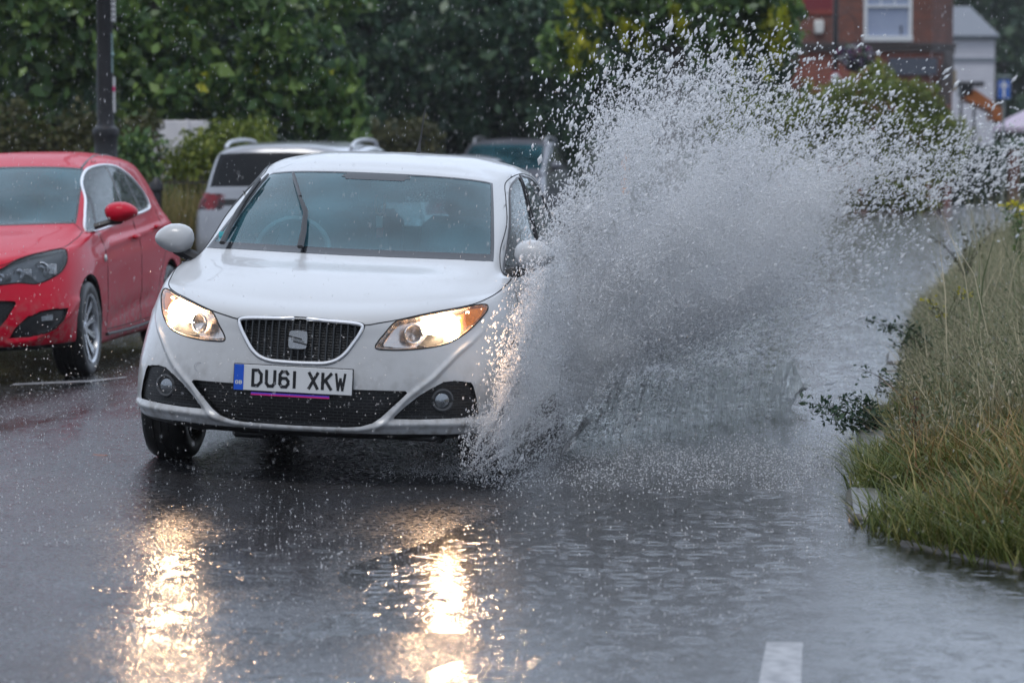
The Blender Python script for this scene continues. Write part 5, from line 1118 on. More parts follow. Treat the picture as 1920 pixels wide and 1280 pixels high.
# fine seed heads and small weed leaves filling the tall growth
P = on_bank(50000, 1.0, 13, .05, 2.3); P[:, 2] += g.random(len(P))**.7*.58*np.interp(DD, [0, .3, 1.6], [.4, .65, 1]); stuff('weed_leaves', leaves(P, .024, asp=.4, droop=-.2, seed=6), leaf_mat('weed_mix', (.085, .13, .065), (.19, .19, .11), (.42, .37, .27)))
P = on_bank(14000, 12, 42, .1, 4); P[:, 2] += g.random(len(P))*.5*np.interp(DD, [0, .4, 2], [.3, .5, 1]); stuff('weed_leaves', leaves(P, .05, asp=.4, droop=-.2, seed=8), bpy.data.materials['weed_mix'])
P = on_bank(900, 2.5, 40, .35, 2.2); stuff('dry_grass', blades(P, .95, .004, .5, 15), m_gr_dry)
# broad weeds low in the near grass
P = on_bank(5200, -3.2, 6, .02, 1.3); P[:, 2] += g.random(len(P))*.13; stuff('weed_leaves', leaves(P, .045, asp=.5, droop=.2, seed=18), m_gr_grn)
# long grass on the left verge
Lq = g.uniform(-14, -9.6, 9000); Sq = g.uniform(8, 30, 9000); P = np.stack([K0.x+NX.x*Lq+AX.x*Sq, K0.y+NX.y*Lq+AX.y*Sq, 0*Lq], 1); stuff('dry_grass', blades(P, .75, .010, .35, 9), leaf_mat('grass_straw', (.14, .15, .05), (.28, .25, .09), (.48, .33, .15)))
Xg = g.uniform(-4.6, -3.2, 3500); Yg_ = g.uniform(29.6, 31.1, 3500); P = np.stack([Xg, Yg_, -.05+0*Xg], 1); stuff('dry_grass', blades(P, .98, .007, .3, 19), bpy.data.materials['grass_straw'])
# single weeds one can tell apart at the kerb
m_weed = leaf_mat('weed_leaf', (.020, .050, .030), (.035, .075, .040), (.06, .10, .05))
def weed(label, root, tips, nl, size, m, seed, flowers=None, group=None, name='weed_plant', thick=.004):
    """stems curving from the root to each tip, set with small leaves; flowers = (material, size)"""
    r_ = Vector(root); t = empty(name, root, label=label, cat='weed', group=group); g = np.random.default_rng(seed); q = MB(); LP = []; FP = []
    for tp in tips:
        d = Vector(tp)-r_; pts = [Vector((0, 0, 0)), Vector((d.x*.3, d.y*.3, d.z*.45)), Vector((d.x*.65, d.y*.65, d.z*.8)), d]
        E = smoothpoly(pts, 5, False); q.tube([tuple(p) for p in E], list(np.linspace(thick, thick*.3, len(E))), 5)
        for k in range(nl):
            f = g.random()**.7; i = min(int(f*(len(E)-1)), len(E)-2); LP.append(E[i]+g.standard_normal(3)*size*.9)
        if flowers: 
            for k in range(14): FP.append(E[-1]+g.standard_normal(3)*np.array([.03, .03, .015]))
    q.build('stem', m_bark if not flowers else mat('stem_green', (.05, .08, .02), rough=.6), t)
    V, F = leaves(np.array(LP), size, asp=.45, droop=0, seed=seed); link('leaves', mesh(V, F), m, t, smooth=False)
    if flowers: V, F = leaves(np.array(FP), flowers[1], asp=.8, droop=0, seed=seed+1); link('flowers', mesh(V, F), flowers[0], t, smooth=False)
    return t
def W(px, py, Y): return tuple(at(px, py, Y))
weed('dark leafy weed leaning out over the water from the kerb', W(1665,815,14.3), [W(1500,752,14.0), W(1530,760,14.1), W(1570,745,14.2), W(1590,790,14.2), W(1555,795,14.1), W(1610,800,14.2), W(1600,740,14.3), W(1635,775,14.3), W(1620,820,14.0), W(1540,775,14.0), W(1600,770,14.1)], 85, .030, m_weed, 81)
weed('thin weed sprig over the water above the dark leafy weed', W(1705,760,15.5), [W(1610,690,15.4), W(1650,700,15.5), W(1680,690,15.5), W(1640,730,15.4)], 50, .026, m_weed, 82)
weed('grey green weed reaching over the water half way up the verge', W(1750,670,17.5), [W(1625,598,17.3), W(1660,610,17.4), W(1690,605,17.5), W(1670,640,17.4), W(1710,620,17.5), W(1720,650,17.4)], 80, .030, m_weed, 83)
weed('weed with brown seed heads standing against the far water', W(1810,520,22), [W(1740,440,22), W(1755,450,22), W(1800,418,22), W(1815,430,22), W(1835,420,22.3), W(1860,415,22.3), W(1875,425,22)], 30, .028, m_lf_o, 84)
m_yel = leaf_mat('flower_yellow', (.45, .40, .02), (.55, .48, .02), (.6, .5, .03))
weed('yellow flowered weed at the right edge above the tall growth', W(1915,500,22), [W(1885,385,22), W(1900,382,22), W(1915,388,22), W(1908,405,22)], 60, .035, m_lf_a, 85, (m_yel, .03))
weed('short yellow flowered weed low on the verge', W(1770,620,18), [W(1740,562,18), W(1750,575,18), W(1762,590,18), W(1800,548,18), W(1815,552,18)], 24, .022, m_lf_o, 86, (m_yel, .018))
weed('rust brown dock stalk beside the kerb stones', W(1722,880,12.9), [W(1706,765,12.9), W(1712,735,12.9), W(1718,760,12.9)], 50, .016, leaf_mat('dock_brown', (.10, .03, .015), (.15, .05, .02), (.2, .08, .03)), 87)
weed('bright green dock leaf clump at the water edge', W(1650,930,12.0), [W(1615,905,12), W(1630,900,12), W(1655,905,12), W(1670,912,12), W(1640,880,12)], 30, .03, m_gr_grn, 88)

# ================================================================== right background: houses, signs, posts
def brick_mat(name, c1, c2, mo, s=1.0):
    m = mat(name, c1, rough=.7); n = m.node_tree; p = n.nodes['Principled BSDF']; tc = node(n, 'ShaderNodeTexCoord'); mp = node(n, 'ShaderNodeMapping'); mp.inputs['Rotation'].default_value = (R(90), 0, 0); n.links.new(tc.outputs['Object'], mp.inputs[0])
    b = node(n, 'ShaderNodeTexBrick'); b.inputs['Scale'].default_value = 1; b.inputs['Brick Width'].default_value = .225*s; b.inputs['Row Height'].default_value = .075*s; b.inputs['Mortar Size'].default_value = .008*s
    b.inputs['Color1'].default_value = (*c1, 1); b.inputs['Color2'].default_value = (*c2, 1); b.inputs['Mortar'].default_value = (*mo, 1); n.links.new(mp.outputs[0], b.inputs[0])
    x = node(n, 'ShaderNodeMixRGB', blend_type='MULTIPLY'); x.inputs[0].default_value = .8; n.links.new(b.outputs['Color'], x.inputs[1]); n.links.new(ramp(n, noise(n, tc.outputs['Object'], .9, 5), .35, (.6, .62, .66), .65, (1.05, 1, 1)), x.inputs[2]); n.links.new(x.outputs[0], p.inputs['Base Color'])
    return m
BY = 75.0; cx_ = at(1600, 280, BY).x
def bx(px): return at(px, 280, BY).x - cx_
def bz(py): return at(960, py, BY).z
t = empty('brick_house', (cx_, BY, 0), label='red brick house with a white sash window and a dark band', cat='house')
m_br = brick_mat('red_brick', (.26, .075, .045), (.17, .06, .045), (.16, .12, .10)); m_br2 = brick_mat('bright_brick', (.38, .09, .05), (.28, .075, .05), (.2, .14, .11))
m_stone = mat('dark_course', (.07, .055, .055), rough=.6, noise=(3, .2, (.10, .075, .07)))
x0, x1 = bx(1452), bx(1745); xc = bx(1800)
q = MB(); q.box(((x0+x1)/2, 2.5, bz(98)+1.2), (x1-x0, 5, 2.4)); 
V = [(x1, 0, bz(98)), (xc, 1.4, bz(98)), (xc, 5, bz(98)), (x1, 5, bz(98))]; q.add(V+[(v[0], v[1], bz(98)+2.4) for v in V], [[0,1,5,4],[1,2,6,5],[4,5,6,7]])
w_ = q.build('wall', m_br, t, smooth=False)
q = MB(); q.box(((x0+x1)/2, 2.56, bz(98)/2), (x1-x0-.02, 5, bz(98)-.01)); V = [(x1, .06, -.1), (xc, 1.45, -.1), (xc, 5, -.1), (x1, 5, -.1)]; q.add(V+[(v[0], v[1], bz(98)) for v in V], [[0,1,5,4],[1,2,6,5]]); q.build('lower_wall', m_br2, t, smooth=False)
q = MB()
for zz, dd, hh in ((bz(83), .10, .10), (bz(92), .05, .14)):
    q.box(((x0+x1)/2, -dd/2, zz), (x1-x0, dd, hh)); q.add([(x1, -dd, zz-hh/2), (xc+dd, 1.36-dd, zz-hh/2), (xc+dd, 1.36-dd, zz+hh/2), (x1, -dd, zz+hh/2), (x1, .02, zz+hh/2), (xc, 1.42, zz+hh/2), (x1, .02, zz-hh/2), (xc, 1.42, zz-hh/2)], [[0,1,2,3],[3,2,5,4],[0,6,7,1]])
q.build('string_course', m_stone, t, smooth=False)
q = MB(); q.box(((bx(1665)+bx(1755))/2, -.03, bz(125)), (bx(1755)-bx(1665), .05, .45)); q.build('fascia_board', mat('slate_blue', (.075, .085, .115), rough=.5), t)
q = MB(); q.add([(xc-.45, -.02, bz(95)), (xc-.1, .6, bz(95)), (xc-.1, .6, bz(170)), (xc-.62, -.02, bz(165))], [[0,1,2,3]]); q.box((xc-.42, .35, bz(175)), (.35, .5, .6)); q.build('corner_corbel', m_stone, t, smooth=False)
q = MB(); q.box((xc-.18, .85, bz(150)), (.34, .3, .55)); q.build('panel', mat('ochre_panel', (.40, .32, .20), rough=.6), t)
wx0, wx1, wz = bx(1617), bx(1707), bz(78)
q = MB(); W_ = wx1-wx0; cxw = (wx0+wx1)/2
q.box((wx0+.045, -.04, wz+.95), (.09, .12, 1.9)); q.box((wx1-.045, -.04, wz+.95), (.09, .12, 1.9)); q.box((cxw, -.055, wz+.07), (W_+.04, .16, .14)); q.box((cxw, -.04, bz(12)), (W_-.18, .09, .06)); q.box((cxw, -.04, wz+1.87), (W_-.18, .1, .1))
for f in (.33, .67): q.box((wx0+.09+(W_-.18)*f, -.03, (bz(12)+wz+1.85)/2), (.03, .06, wz+1.85-bz(12)))
wf = q.build('window', mat('white_gloss', (.74, .75, .78), rough=.35, noise=(8, .1, (.68, .70, .73))), t, smooth=False)
q = MB(); q.box((cxw, .0, wz+1.0), (W_-.1, .04, 1.9)); q.build('pane', mat('window_blind', (.26, .31, .45), rough=.12, noise=(1.2, .2, (.32, .37, .50))), wf)
q = MB(); q.box((cxw+.36, -.025, wz+.26), (.05, .01, .16)); q.ball((cxw+.36, -.03, wz+.38), .035, 8, 6); q.build('window_ornament', m_iron, wf)
q = MB(); px0, px1 = bx(1502), bx(1562); q.box(((px0+px1)/2, -.03, bz(0)), (px1-px0, .06, .8), bev=.02); pl_ = q.build('terracotta_plaque', mat('terracotta', (.33, .055, .035), rough=.6, noise=(3, .2, (.25, .045, .035))), t)
q = MB(); q.box(((px0+px1)/2, -.065, bz(-2)), (px1-px0-.12, .02, .56), bev=.005); q.build('plaque_field', mat('terracotta_deep', (.20, .02, .03), rough=.6), pl_)
q = MB(); q.box((bx(1533), -.09, bz(51)), (.25, .16, .36), bev=.03); q.build('alarm_box', mat('box_white', (.72, .72, .70), rough=.4), t)
q = MB(); q.box((bx(1450), -.05, bz(10)), (.07, .07, 3.2), bev=.02); q.build('downpipe', MATS['white_gloss'], t)
q = MB(); zr = bz(98)+2.4; q.add([(x0-.3, -.3, zr), (xc+.2, -.3, zr), (xc+.2, 5.3, zr), (x0-.3, 5.3, zr), (x0-.3, 2.5, zr+1.2), (xc-1, 2.5, zr+1.2)], [[0,1,5,4],[2,3,4,5],[1,2,5],[3,0,4],[0,3,2,1]]); q.build('roof', mat('slate', (.09, .10, .125), rough=.35, noise=(10, .2, (.13, .14, .165))), t, smooth=False)
# white boarded house beyond
HY = 110.0; hx = lambda px: at(px, 280, HY).x; hz = lambda py: at(960, py, HY).z
ox = hx(1800); t = empty('boarded_house', (ox, HY, 0), label='white weatherboarded house with a slate roof at right', cat='house')
xa, xb = 0-.6, hx(1863)-ox
q = MB(); q.box(((xa+xb)/2, 3, hz(70)/2), (xb-xa, 6, hz(70))); q.build('wall', mat('board_backing', (.5, .5, .53), rough=.6), t, smooth=False)
q = MB(); zz = 0
while zz < hz(72):
    q.add([(xa, -.05, zz), (xb, -.05, zz), (xb, -.008, zz+.15), (xa, -.008, zz+.15), (xa, 0, zz), (xb, 0, zz)], [[0,1,2,3],[0,4,5,1]]); zz += .15
q.build('weatherboards', mat('board_white', (.60, .60, .66), rough=.5, noise=(2, .2, (.54, .54, .60))), t, smooth=False)
q = MB(); q.box(((xa+xb)/2, -.08, hz(112)), (xb-xa+.02, .06, .09)); q.box(((xa+xb)/2, -.12, hz(70)), (xb-xa+.25, .14, .16)); q.build('trim_board', mat('board_grey', (.22, .25, .30), rough=.5), t)
q = MB(); q.add([(xa, -.3, hz(68)), (xb+.15, -.3, hz(68)), (xb-.5, 3, hz(5)), (xa, 3, hz(5)), (xa, 6.3, hz(68)), (xb+.15, 6.3, hz(68))], [[0,1,2,3],[3,2,5,4],[1,5,2]]); q.build('roof', MATS['slate'], t, smooth=False)
# orange jib and dark canopy beside the corner
OY = 85.0; ax = lambda px: at(px, 280, OY).x; az = lambda py: at(960, py, OY).z
t = empty('shop_awning', (ax(1805), OY, 0), label='sloping orange awning over dark posts by the brick corner', cat='awning')
q = MB(); ox = ax(1805); P4 = [(ax(1808)-ox, 0, az(172)), (ax(1828)-ox, 0, az(168)), (ax(1880)-ox, 0, az(205)), (ax(1878)-ox, 0, az(228)), (ax(1862)-ox, 0, az(226)), (ax(1860)-ox, 0, az(210)), (ax(1812)-ox, 0, az(188))]
q.prism([(p[0], p[2]) for p in P4], 0, 1.2); q.build('canopy', mat('orange_cloth', (.42, .13, .02), rough=.6, noise=(6, .2, (.30, .085, .015))), t, smooth=False)
q = MB(); q.box((.2, .3, az(158)), (.85, .8, .14), bev=.02); q.box((.1, .3, az(170)), (.4, .6, .35), bev=.02); q.build('roof_edge', m_iron, t)
q = MB(); q.box((.38, .3, az(250)), (.07, .07, 2.4)); q.build('post', m_iron, t); q = MB(); q.box((-.02, .3, az(250)), (.07, .07, 2.4)); q.build('post', m_iron, t)
# one way sign on its pole
SY = 78.0; c = at(1881, 280, SY); t = empty('one_way_sign', (c.x, SY, 0), label='blue one way arrow sign on a grey pole at right', cat='road sign')
q = MB(); zt_ = at(0, 143, SY).z; q.tube([(0, .06, 0), (0, .06, zt_)], .04, 10); q.build('pole', mat('pole_grey', (.25, .30, .30), rough=.4), t)
zc = (at(0, 149, SY).z+at(0, 186, SY).z)/2; q = MB(); q.box((0, 0, zc), (.37, .03, .54), bev=.012); pn = q.build('sign_panel', mat('sign_white', (.7, .72, .76), rough=.35), t)
q = MB(); q.box((0, -.018, zc), (.345, .006, .515)); q.build('panel_field', mat('sign_blue', (.01, .12, .52), rough=.35), pn, smooth=False)
q = MB(); q.prism([(-.035, zc-.23), (.035, zc-.23), (.035, zc+.10), (.105, zc+.03), (.105, zc+.115), (0, zc+.225), (-.105, zc+.115), (-.105, zc+.03), (-.035, zc+.10)], -.026, -.022); q.build('arrow', MATS['sign_white'], pn, smooth=False)
q = MB(); q.box((0, 0, zt_), (.42, .12, .05), bev=.01); q.build('sign_light', mat('light_green_grey', (.28, .36, .36), rough=.4), t)
# black lamp column with hanging basket and round sign
c = at(1565, 280, 70); t = empty('basket_column', (c.x, 70, 0), label='slim black column carrying a flower basket and round sign', cat='lamp post')
Z = lambda py: at(0, py, 70).z
q = MB(); q.tube([(0, 0, -.1), (0, 0, 1), (0, 0, 7)], [.10, .075, .06], 12); q.build('shaft', m_iron, t)
q = MB(); q.tube([(0, 0, Z(58)), (.04, 0, Z(38)), (.13, 0, Z(27)), (.27, 0, Z(24)), (.42, 0, Z(30)), (.52, 0, Z(45)), (.54, 0, Z(60))], .016, 6); q.build('bracket', m_iron, t)
q = MB(); M = Matrix.Translation((0, -.09, Z(150))) ; n0 = len(q.V); q.lathe([(0, -.012), (.17, -.012), (.17, .012), (0, .012)], 28, axis='y'); q.V = [tuple(M @ Vector((v[0]*.85, v[1], v[2]*1.35))) for v in q.V]; rs = q.build('round_sign', mat('sign_red', (.38, .02, .04), rough=.4), t)
q = MB(); q.lathe([(0, -.016), (.128, -.016), (.128, -.012)], 28, axis='y'); q.V = [tuple(M @ Vector((v[0]*.85, v[1], v[2]*1.38))) for v in q.V]; q.build('sign_face', MATS['sign_white'], rs)
t2 = empty('hanging_basket', (c.x+.52, 70, Z(110)), label='hanging basket of purple and pink flowers beside the slim column', cat='flower basket')
q = MB(); q.lathe([(0, -.36), (.18, -.32), (.3, -.1), (.32, 0)], 16); q.build('basket', m_iron, t2); q = MB(); q.tube([(-.28, 0, 0), (0.02, 0, .62), (.28, 0, 0)], .008, 5); q.build('chain', m_iron, t2)
P_ = blob_points([(0, 0, .05, .42, .4, .32), (-.3, 0, .05, .2, .2, .2)], 1500, 5, .6)
for k_, (cc, nm) in enumerate((((.05, .09, .04), 'leaves'), ((.10, .03, .16), 'flowers'), ((.45, .06, .22), 'flowers'), ((.55, .55, .6), 'flowers'))):
    Q = P_[[slice(0, 700), slice(700, 1150), slice(1150, 1290), slice(1290, 1500)][k_]]; V, F = leaves(Q, .09, asp=.8, seed=90+k_); link(nm, mesh(V, F), mat('basket_%s' % 'abcd'[k_], cc, rough=.6), t2, smooth=False)
# lilac parasol and pier at the right edge
c = at(1925, 280, 82); t = empty('parasol', (c.x, 82, 0), label='pale lilac parasol cut by the right edge of the view', cat='parasol')
q = MB(); zc = at(0, 212, 82).z; q.lathe([(0, zc+.12), (.5, zc-.12), (1.0, zc-.42), (1.0, zc-.55), (.5, zc-.3), (0, zc-.1)], 8); q.build('canopy', mat('lilac_cloth', (.55, .48, .60), rough=.7, noise=(3, .1, (.5, .44, .56))), t, smooth=False)
q = MB(); q.tube([(0, 0, 0), (0, 0, zc)], .03, 8); q.build('pole', m_iron, t)
p_ = at(1901, 300, 79); q = MB(); q.box((0, 0, .65), (.3, .3, 1.5), bev=.02); q.box((0, 0, 1.43), (.36, .36, .08), bev=.02); o = q.build('gate_pier', m_br); o.location = (p_.x, 79, 0); tag(o, 'short brick pier at the far right end of the road', 'pier')
p_ = at(1172, 300, 33); t = empty('marker_post', (p_.x, 33, 0), label='orange marker post seen dimly through the spray', cat='post')
q = MB(); q.lathe([(.0, 0), (.055, .0), (.05, 1.0), (.0, 1.0)], 12); q.build('base', mat('post_white', (.6, .6, .6), rough=.4), t)
q = MB(); q.lathe([(0, .98), (.051, .98), (.05, 1.42), (.0, 1.44)], 12); q.build('top', mat('post_orange', (.8, .30, .05), rough=.4), t)
q = MB(); L0 = at(1780, 280, 84).x
t = empty('street_railings', (L0, 84, 0), label='black railings closing the street behind the spray', cat='railings')
bar = MB()
for i in range(30): bar.box((i*.11-.4, 0, .75), (.03, .03, 1.7))
bar.build('bars', m_iron, t); q.box((1.2, 0, 1.55), (3.4, .05, .06)); q.box((1.2, 0, .3), (3.4, .05, .06)); q.build('rail', m_iron, t)

# ================================================================== the wall of spray thrown up by the near front wheel
def octa(P, r, d, el):
    """stretched eight-sided drops: centres P, radii r, long axes d, stretch el"""
    n_ = len(P); d = d/np.linalg.norm(d, axis=1, keepdims=True); u = np.cross(d, np.array([.3, .5, .8])); u /= np.linalg.norm(u, axis=1, keepdims=True); v = np.cross(d, u)
    r = r[:, None]; V = np.stack([P+d*r*el[:, None], P+u*r, P+v*r, P-u*r, P-v*r, P-d*r*el[:, None]], 1).reshape(-1, 3); i = (np.arange(n_)*6)[:, None]
    F = np.concatenate([i+np.array(f)[None] for f in ((0,1,2),(0,2,3),(0,3,4),(0,4,1),(5,2,1),(5,3,2),(5,4,3),(5,1,4))])
    return V, F
m_drop = bpy.data.materials.new('spray_water'); m_drop.use_nodes = True; n = m_drop.node_tree; n.nodes.clear()
o_ = node(n, 'ShaderNodeOutputMaterial'); g_ = node(n, 'ShaderNodeNewGeometry')
c_ = node(n, 'ShaderNodeValToRGB'); c_.color_ramp.elements[0].color = (.93, .94, .97, 1); c_.color_ramp.elements[1].color = (.99, .99, 1, 1); n.links.new(g_.outputs['Random Per Island'], c_.inputs[0])
df = node(n, 'ShaderNodeBsdfDiffuse'); tl = node(n, 'ShaderNodeBsdfTranslucent'); gl = node(n, 'ShaderNodeBsdfGlossy'); gl.inputs['Roughness'].default_value = .15
n.links.new(c_.outputs[0], df.inputs[0]); n.links.new(c_.outputs[0], tl.inputs[0])
a_ = node(n, 'ShaderNodeMixShader'); a_.inputs[0].default_value = .5; n.links.new(df.outputs[0], a_.inputs[1]); n.links.new(tl.outputs[0], a_.inputs[2])
b_ = node(n, 'ShaderNodeMixShader'); b_.inputs[0].default_value = .12; n.links.new(a_.outputs[0], b_.inputs[1]); n.links.new(gl.outputs[0], b_.inputs[2]); tp_ = node(n, 'ShaderNodeBsdfTransparent'); e_ = node(n, 'ShaderNodeMixShader'); e_.inputs[0].default_value = .32; n.links.new(b_.outputs[0], e_.inputs[1]); n.links.new(tp_.outputs[0], e_.inputs[2]); n.links.new(e_.outputs[0], o_.inputs[0])
DX = [860, 900, 940, 980, 1060, 1140, 1220, 1300, 1380, 1460, 1540, 1620, 1700, 1780, 1860, 1920]
DEN = {30: [0,0,0,0,0,.01,.02,.04,.02,.01,0,0,0,0,0,0],
 80: [0,0,0,0,.01,.03,.10,.17,.12,.06,.03,.01,0,0,0,0],
 130: [0,0,0,0,.03,.12,.30,.42,.33,.16,.10,.06,.03,.01,0,0],
 180: [0,0,0,.0,.08,.34,.52,.52,.42,.30,.20,.14,.08,.04,.02,.01],
 240: [0,0,0,.0,.10,.55,.60,.52,.45,.50,.44,.34,.24,.16,.12,.10],
 300: [0,0,0,.0,.12,.62,.55,.55,.65,.74,.62,.50,.44,.40,.34,.30],
 350: [0,0,0,.02,.36,.60,.58,.62,.78,.84,.68,.52,.44,.36,.22,.2],
 400: [0,0,0,.06,.62,.64,.70,.80,.88,.84,.62,.36,.16,.08,.04,.03],
 460: [0,0,0,.14,.72,.82,.86,.90,.90,.78,.48,.20,.06,.02,0,0],
 520: [0,0,.01,.42,.90,.92,.93,.92,.88,.66,.32,.10,.02,0,0,0],
 580: [0,0,.10,.78,.94,.94,.93,.90,.80,.54,.18,.04,0,0,0,0],
 640: [0,0,.32,.93,.95,.93,.80,.62,.46,.28,.08,.0,0,0,0,0],
 700: [0,.03,.66,.95,.92,.66,.42,.28,.22,.14,.03,0,0,0,0,0],
 750: [.0,.12,.86,.94,.74,.40,.28,.20,.16,.10,.02,0,0,0,0,0],
 800: [.20,.85,.95,.82,.44,.26,.20,.14,.08,.03,0,0,0,0,0,0],
 840: [.35,.92,.90,.50,.28,.18,.12,.06,.03,.01,0,0,0,0,0,0],
 880: [.35,.65,.55,.26,.16,.10,.08,.05,.03,.02,.01,0,0,0,0,0],
 905: [.04,.10,.26,.30,.30,.28,.24,.20,.15,.10,.07,.03,0,0,0,0],
 930: [0,0,.01,.02,.02,.02,.02,.01,.01,.01,0,0,0,0,0,0]}
DY = sorted(DEN); DG = np.array([DEN[y] for y in DY])
def dens(px, py):
    ix = np.clip(np.searchsorted(DX, px)-1, 0, len(DX)-2); iy = np.clip(np.searchsorted(DY, py)-1, 0, len(DY)-2)
    X_ = np.array(DX, float); Y_ = np.array(DY, float); fx = np.clip((px-X_[ix])/(X_[ix+1]-X_[ix]), 0, 1); fy = np.clip((py-Y_[iy])/(Y_[iy+1]-Y_[iy]), 0, 1)
    return (DG[iy, ix]*(1-fx)+DG[iy, ix+1]*fx)*(1-fy)+(DG[iy+1, ix]*(1-fx)+DG[iy+1, ix+1]*fx)*fy
def plane_Y(px):
    k_ = (px-960)/FPX; Yp = 13.44/(1-1.63*k_); return np.where(px < 1080, np.interp(px, [860, 940, 1000, 1080], [12.05, 12.15, 12.7, 13.95]), Yp)
def unproj(px, py, Y):
    u = (px-960)/FPX; v = (640-py)/FPX; dy = _cp+v*_sp; dz = -_sp+v*_cp; k_ = Y/dy; return np.stack([u*k_, Y, CAMZ+dz*k_], 1)
g = np.random.default_rng(42)
CN = 5200000; px = g.uniform(860, 1920, CN); py = g.uniform(20, 935, CN); cov = dens(px, py)
# jets: the spray clumps into streaks that fan out from the wheel
ang = np.arctan2(900-py, px-860); rad = np.hypot(900-py, px-860)
str_ = .5+.5*np.sin(ang*23+1.3*np.sin(rad*.012)+.7*np.sin(ang*61)); blot = np.sin(px*.045+2*np.sin(py*.021))*np.sin(py*.05+2*np.sin(px*.017))
cov = np.clip(cov*(1+.42*(str_-.5)+.18*blot), 0, .96)
rp = np.where(g.random(CN) < .55, 1.0, 1.75)*np.exp(.35*g.standard_normal(CN)); rp *= np.interp(px, [860, 980, 1080], [.62, .75, 1]); rp *= np.interp(cov, [0, .4, .9], [1.40, 1.0, .68])
area = math.pi*rp**2*1.15; rate = -np.log(1-cov)/(math.pi*1.62**2*1.15*np.interp(cov, [0, .4, .9], [1.9, 1.1, .60])); keep = g.random(CN) < np.interp(cov, [.35, .8], [2.3, 3.8])*rate*(1060*915)/CN
px, py, rp, cov = px[keep], py[keep], rp[keep], cov[keep]
Y = plane_Y(px); hgt = np.clip((880-py)/700, 0, 1); Y = Y + g.standard_normal(len(px))*(.10+.34*hgt)*np.interp(px, [860, 1000, 1200], [.35, .6, 1])
P = unproj(px, py, Y); r_ = rp*Y/FPX; ok = P[:, 2] > .004; P, r_, px, py = P[ok], r_[ok], px[ok], py[ok]
d = np.stack([(px-860)/700, .2+0*px, (900-py)/600+.1], 1); d = d/np.linalg.norm(d, axis=1, keepdims=True)+g.standard_normal((len(P), 3))*.22
NSPRAY = len(P)
tag(link('wheel_spray', mesh(*octa(P, r_, d, 1+2.4*g.random(len(P))**2.2)), m_drop, smooth=True), kind='stuff')
# the finest part of the spray hangs as mist inside it
mm_ = bpy.data.materials.new('mist'); mm_.use_nodes = True; n = mm_.node_tree; n.nodes.clear(); o_ = node(n, 'ShaderNodeOutputMaterial'); v_ = node(n, 'ShaderNodeVolumePrincipled'); tc = node(n, 'ShaderNodeTexCoord')
ln_ = node(n, 'ShaderNodeVectorMath', operation='LENGTH'); n.links.new(tc.outputs['Object'], ln_.inputs[0])
f_ = mathn(n, 'MAXIMUM', mathn(n, 'SUBTRACT', 1.0, mathn(n, 'MULTIPLY', ln_.outputs['Value'], ln_.outputs['Value'])), 0.0)
n.links.new(mathn(n, 'MULTIPLY', mathn(n, 'MULTIPLY', f_, f_), mapr(n, noise(n, tc.outputs['Object'], 3.4, 5, .7), .38, .62, .1, 1.5)), v_.inputs['Density'])
v_.inputs['Color'].default_value = (.993, .994, .998, 1); v_.inputs['Anisotropy'].default_value = .0; n.links.new(v_.outputs[0], o_.inputs['Volume'])
ball_ = MB().ball((0, 0, 0), 1, 20, 12)
for cx1, cy1, rx, ry, rz in ((945,800,.22,.2,.28),(980,725,.28,.28,.46),(1060,640,.46,.38,.60),(1140,510,.60,.45,.66),(1250,440,.72,.5,.66),(1370,410,.72,.5,.60),(1215,320,.44,.36,.48),(1470,370,.55,.42,.44),(1280,210,.30,.26,.30)):
    Yc = float(plane_Y(np.array([cx1]))[0]); c3 = unproj(np.array([float(cx1)]), np.array([float(cy1)]), np.array([Yc]))[0]
    mo = link('spray_mist', mesh(ball_.V, ball_.F), mm_); mo.location = tuple(c3); mo.scale = (rx, ry, min(rz, c3[2]-.01)); mo.rotation_euler = (0, R(18), R(-25)); tag(mo, kind='stuff')
# the clear sheet of water at the foot of the spray
m_sheet = bpy.data.materials.new('clear_water'); m_sheet.use_nodes = True; n = m_sheet.node_tree; n.nodes.clear()
o_ = node(n, 'ShaderNodeOutputMaterial'); tr = node(n, 'ShaderNodeBsdfTransparent'); tr.inputs[0].default_value = (.92, .94, .93, 1); gl = node(n, 'ShaderNodeBsdfGlossy'); gl.inputs['Roughness'].default_value = .06
df = node(n, 'ShaderNodeBsdfDiffuse'); df.inputs[0].default_value = (.72, .76, .76, 1); lw_ = node(n, 'ShaderNodeFresnel'); lw_.inputs[0].default_value = 1.33
tc = node(n, 'ShaderNodeTexCoord'); mp = node(n, 'ShaderNodeMapping'); mp.inputs['Scale'].default_value = (16, 16, 2.2); n.links.new(tc.outputs['Object'], mp.inputs[0])
h = noise(n, mp.outputs[0], 1.6, 4, .6); bu = node(n, 'ShaderNodeBump'); bu.inputs['Distance'].default_value = .06; bu.inputs['Strength'].default_value = 1; n.links.new(h, bu.inputs['Height'])
for x in (gl, lw_): n.links.new(bu.outputs[0], x.inputs['Normal'])
s1 = node(n, 'ShaderNodeMixShader'); n.links.new(mapr(n, noise(n, mp.outputs[0], 2.1, 5, .75), .46, .58, .03, .9), s1.inputs[0]); n.links.new(tr.outputs[0], s1.inputs[1]); n.links.new(df.outputs[0], s1.inputs[2])
s2 = node(n, 'ShaderNodeMixShader'); n.links.new(mathn(n, 'ADD', lw_.outputs[0], .05), s2.inputs[0]); n.links.new(s1.outputs[0], s2.inputs[1]); n.links.new(gl.outputs[0], s2.inputs[2])
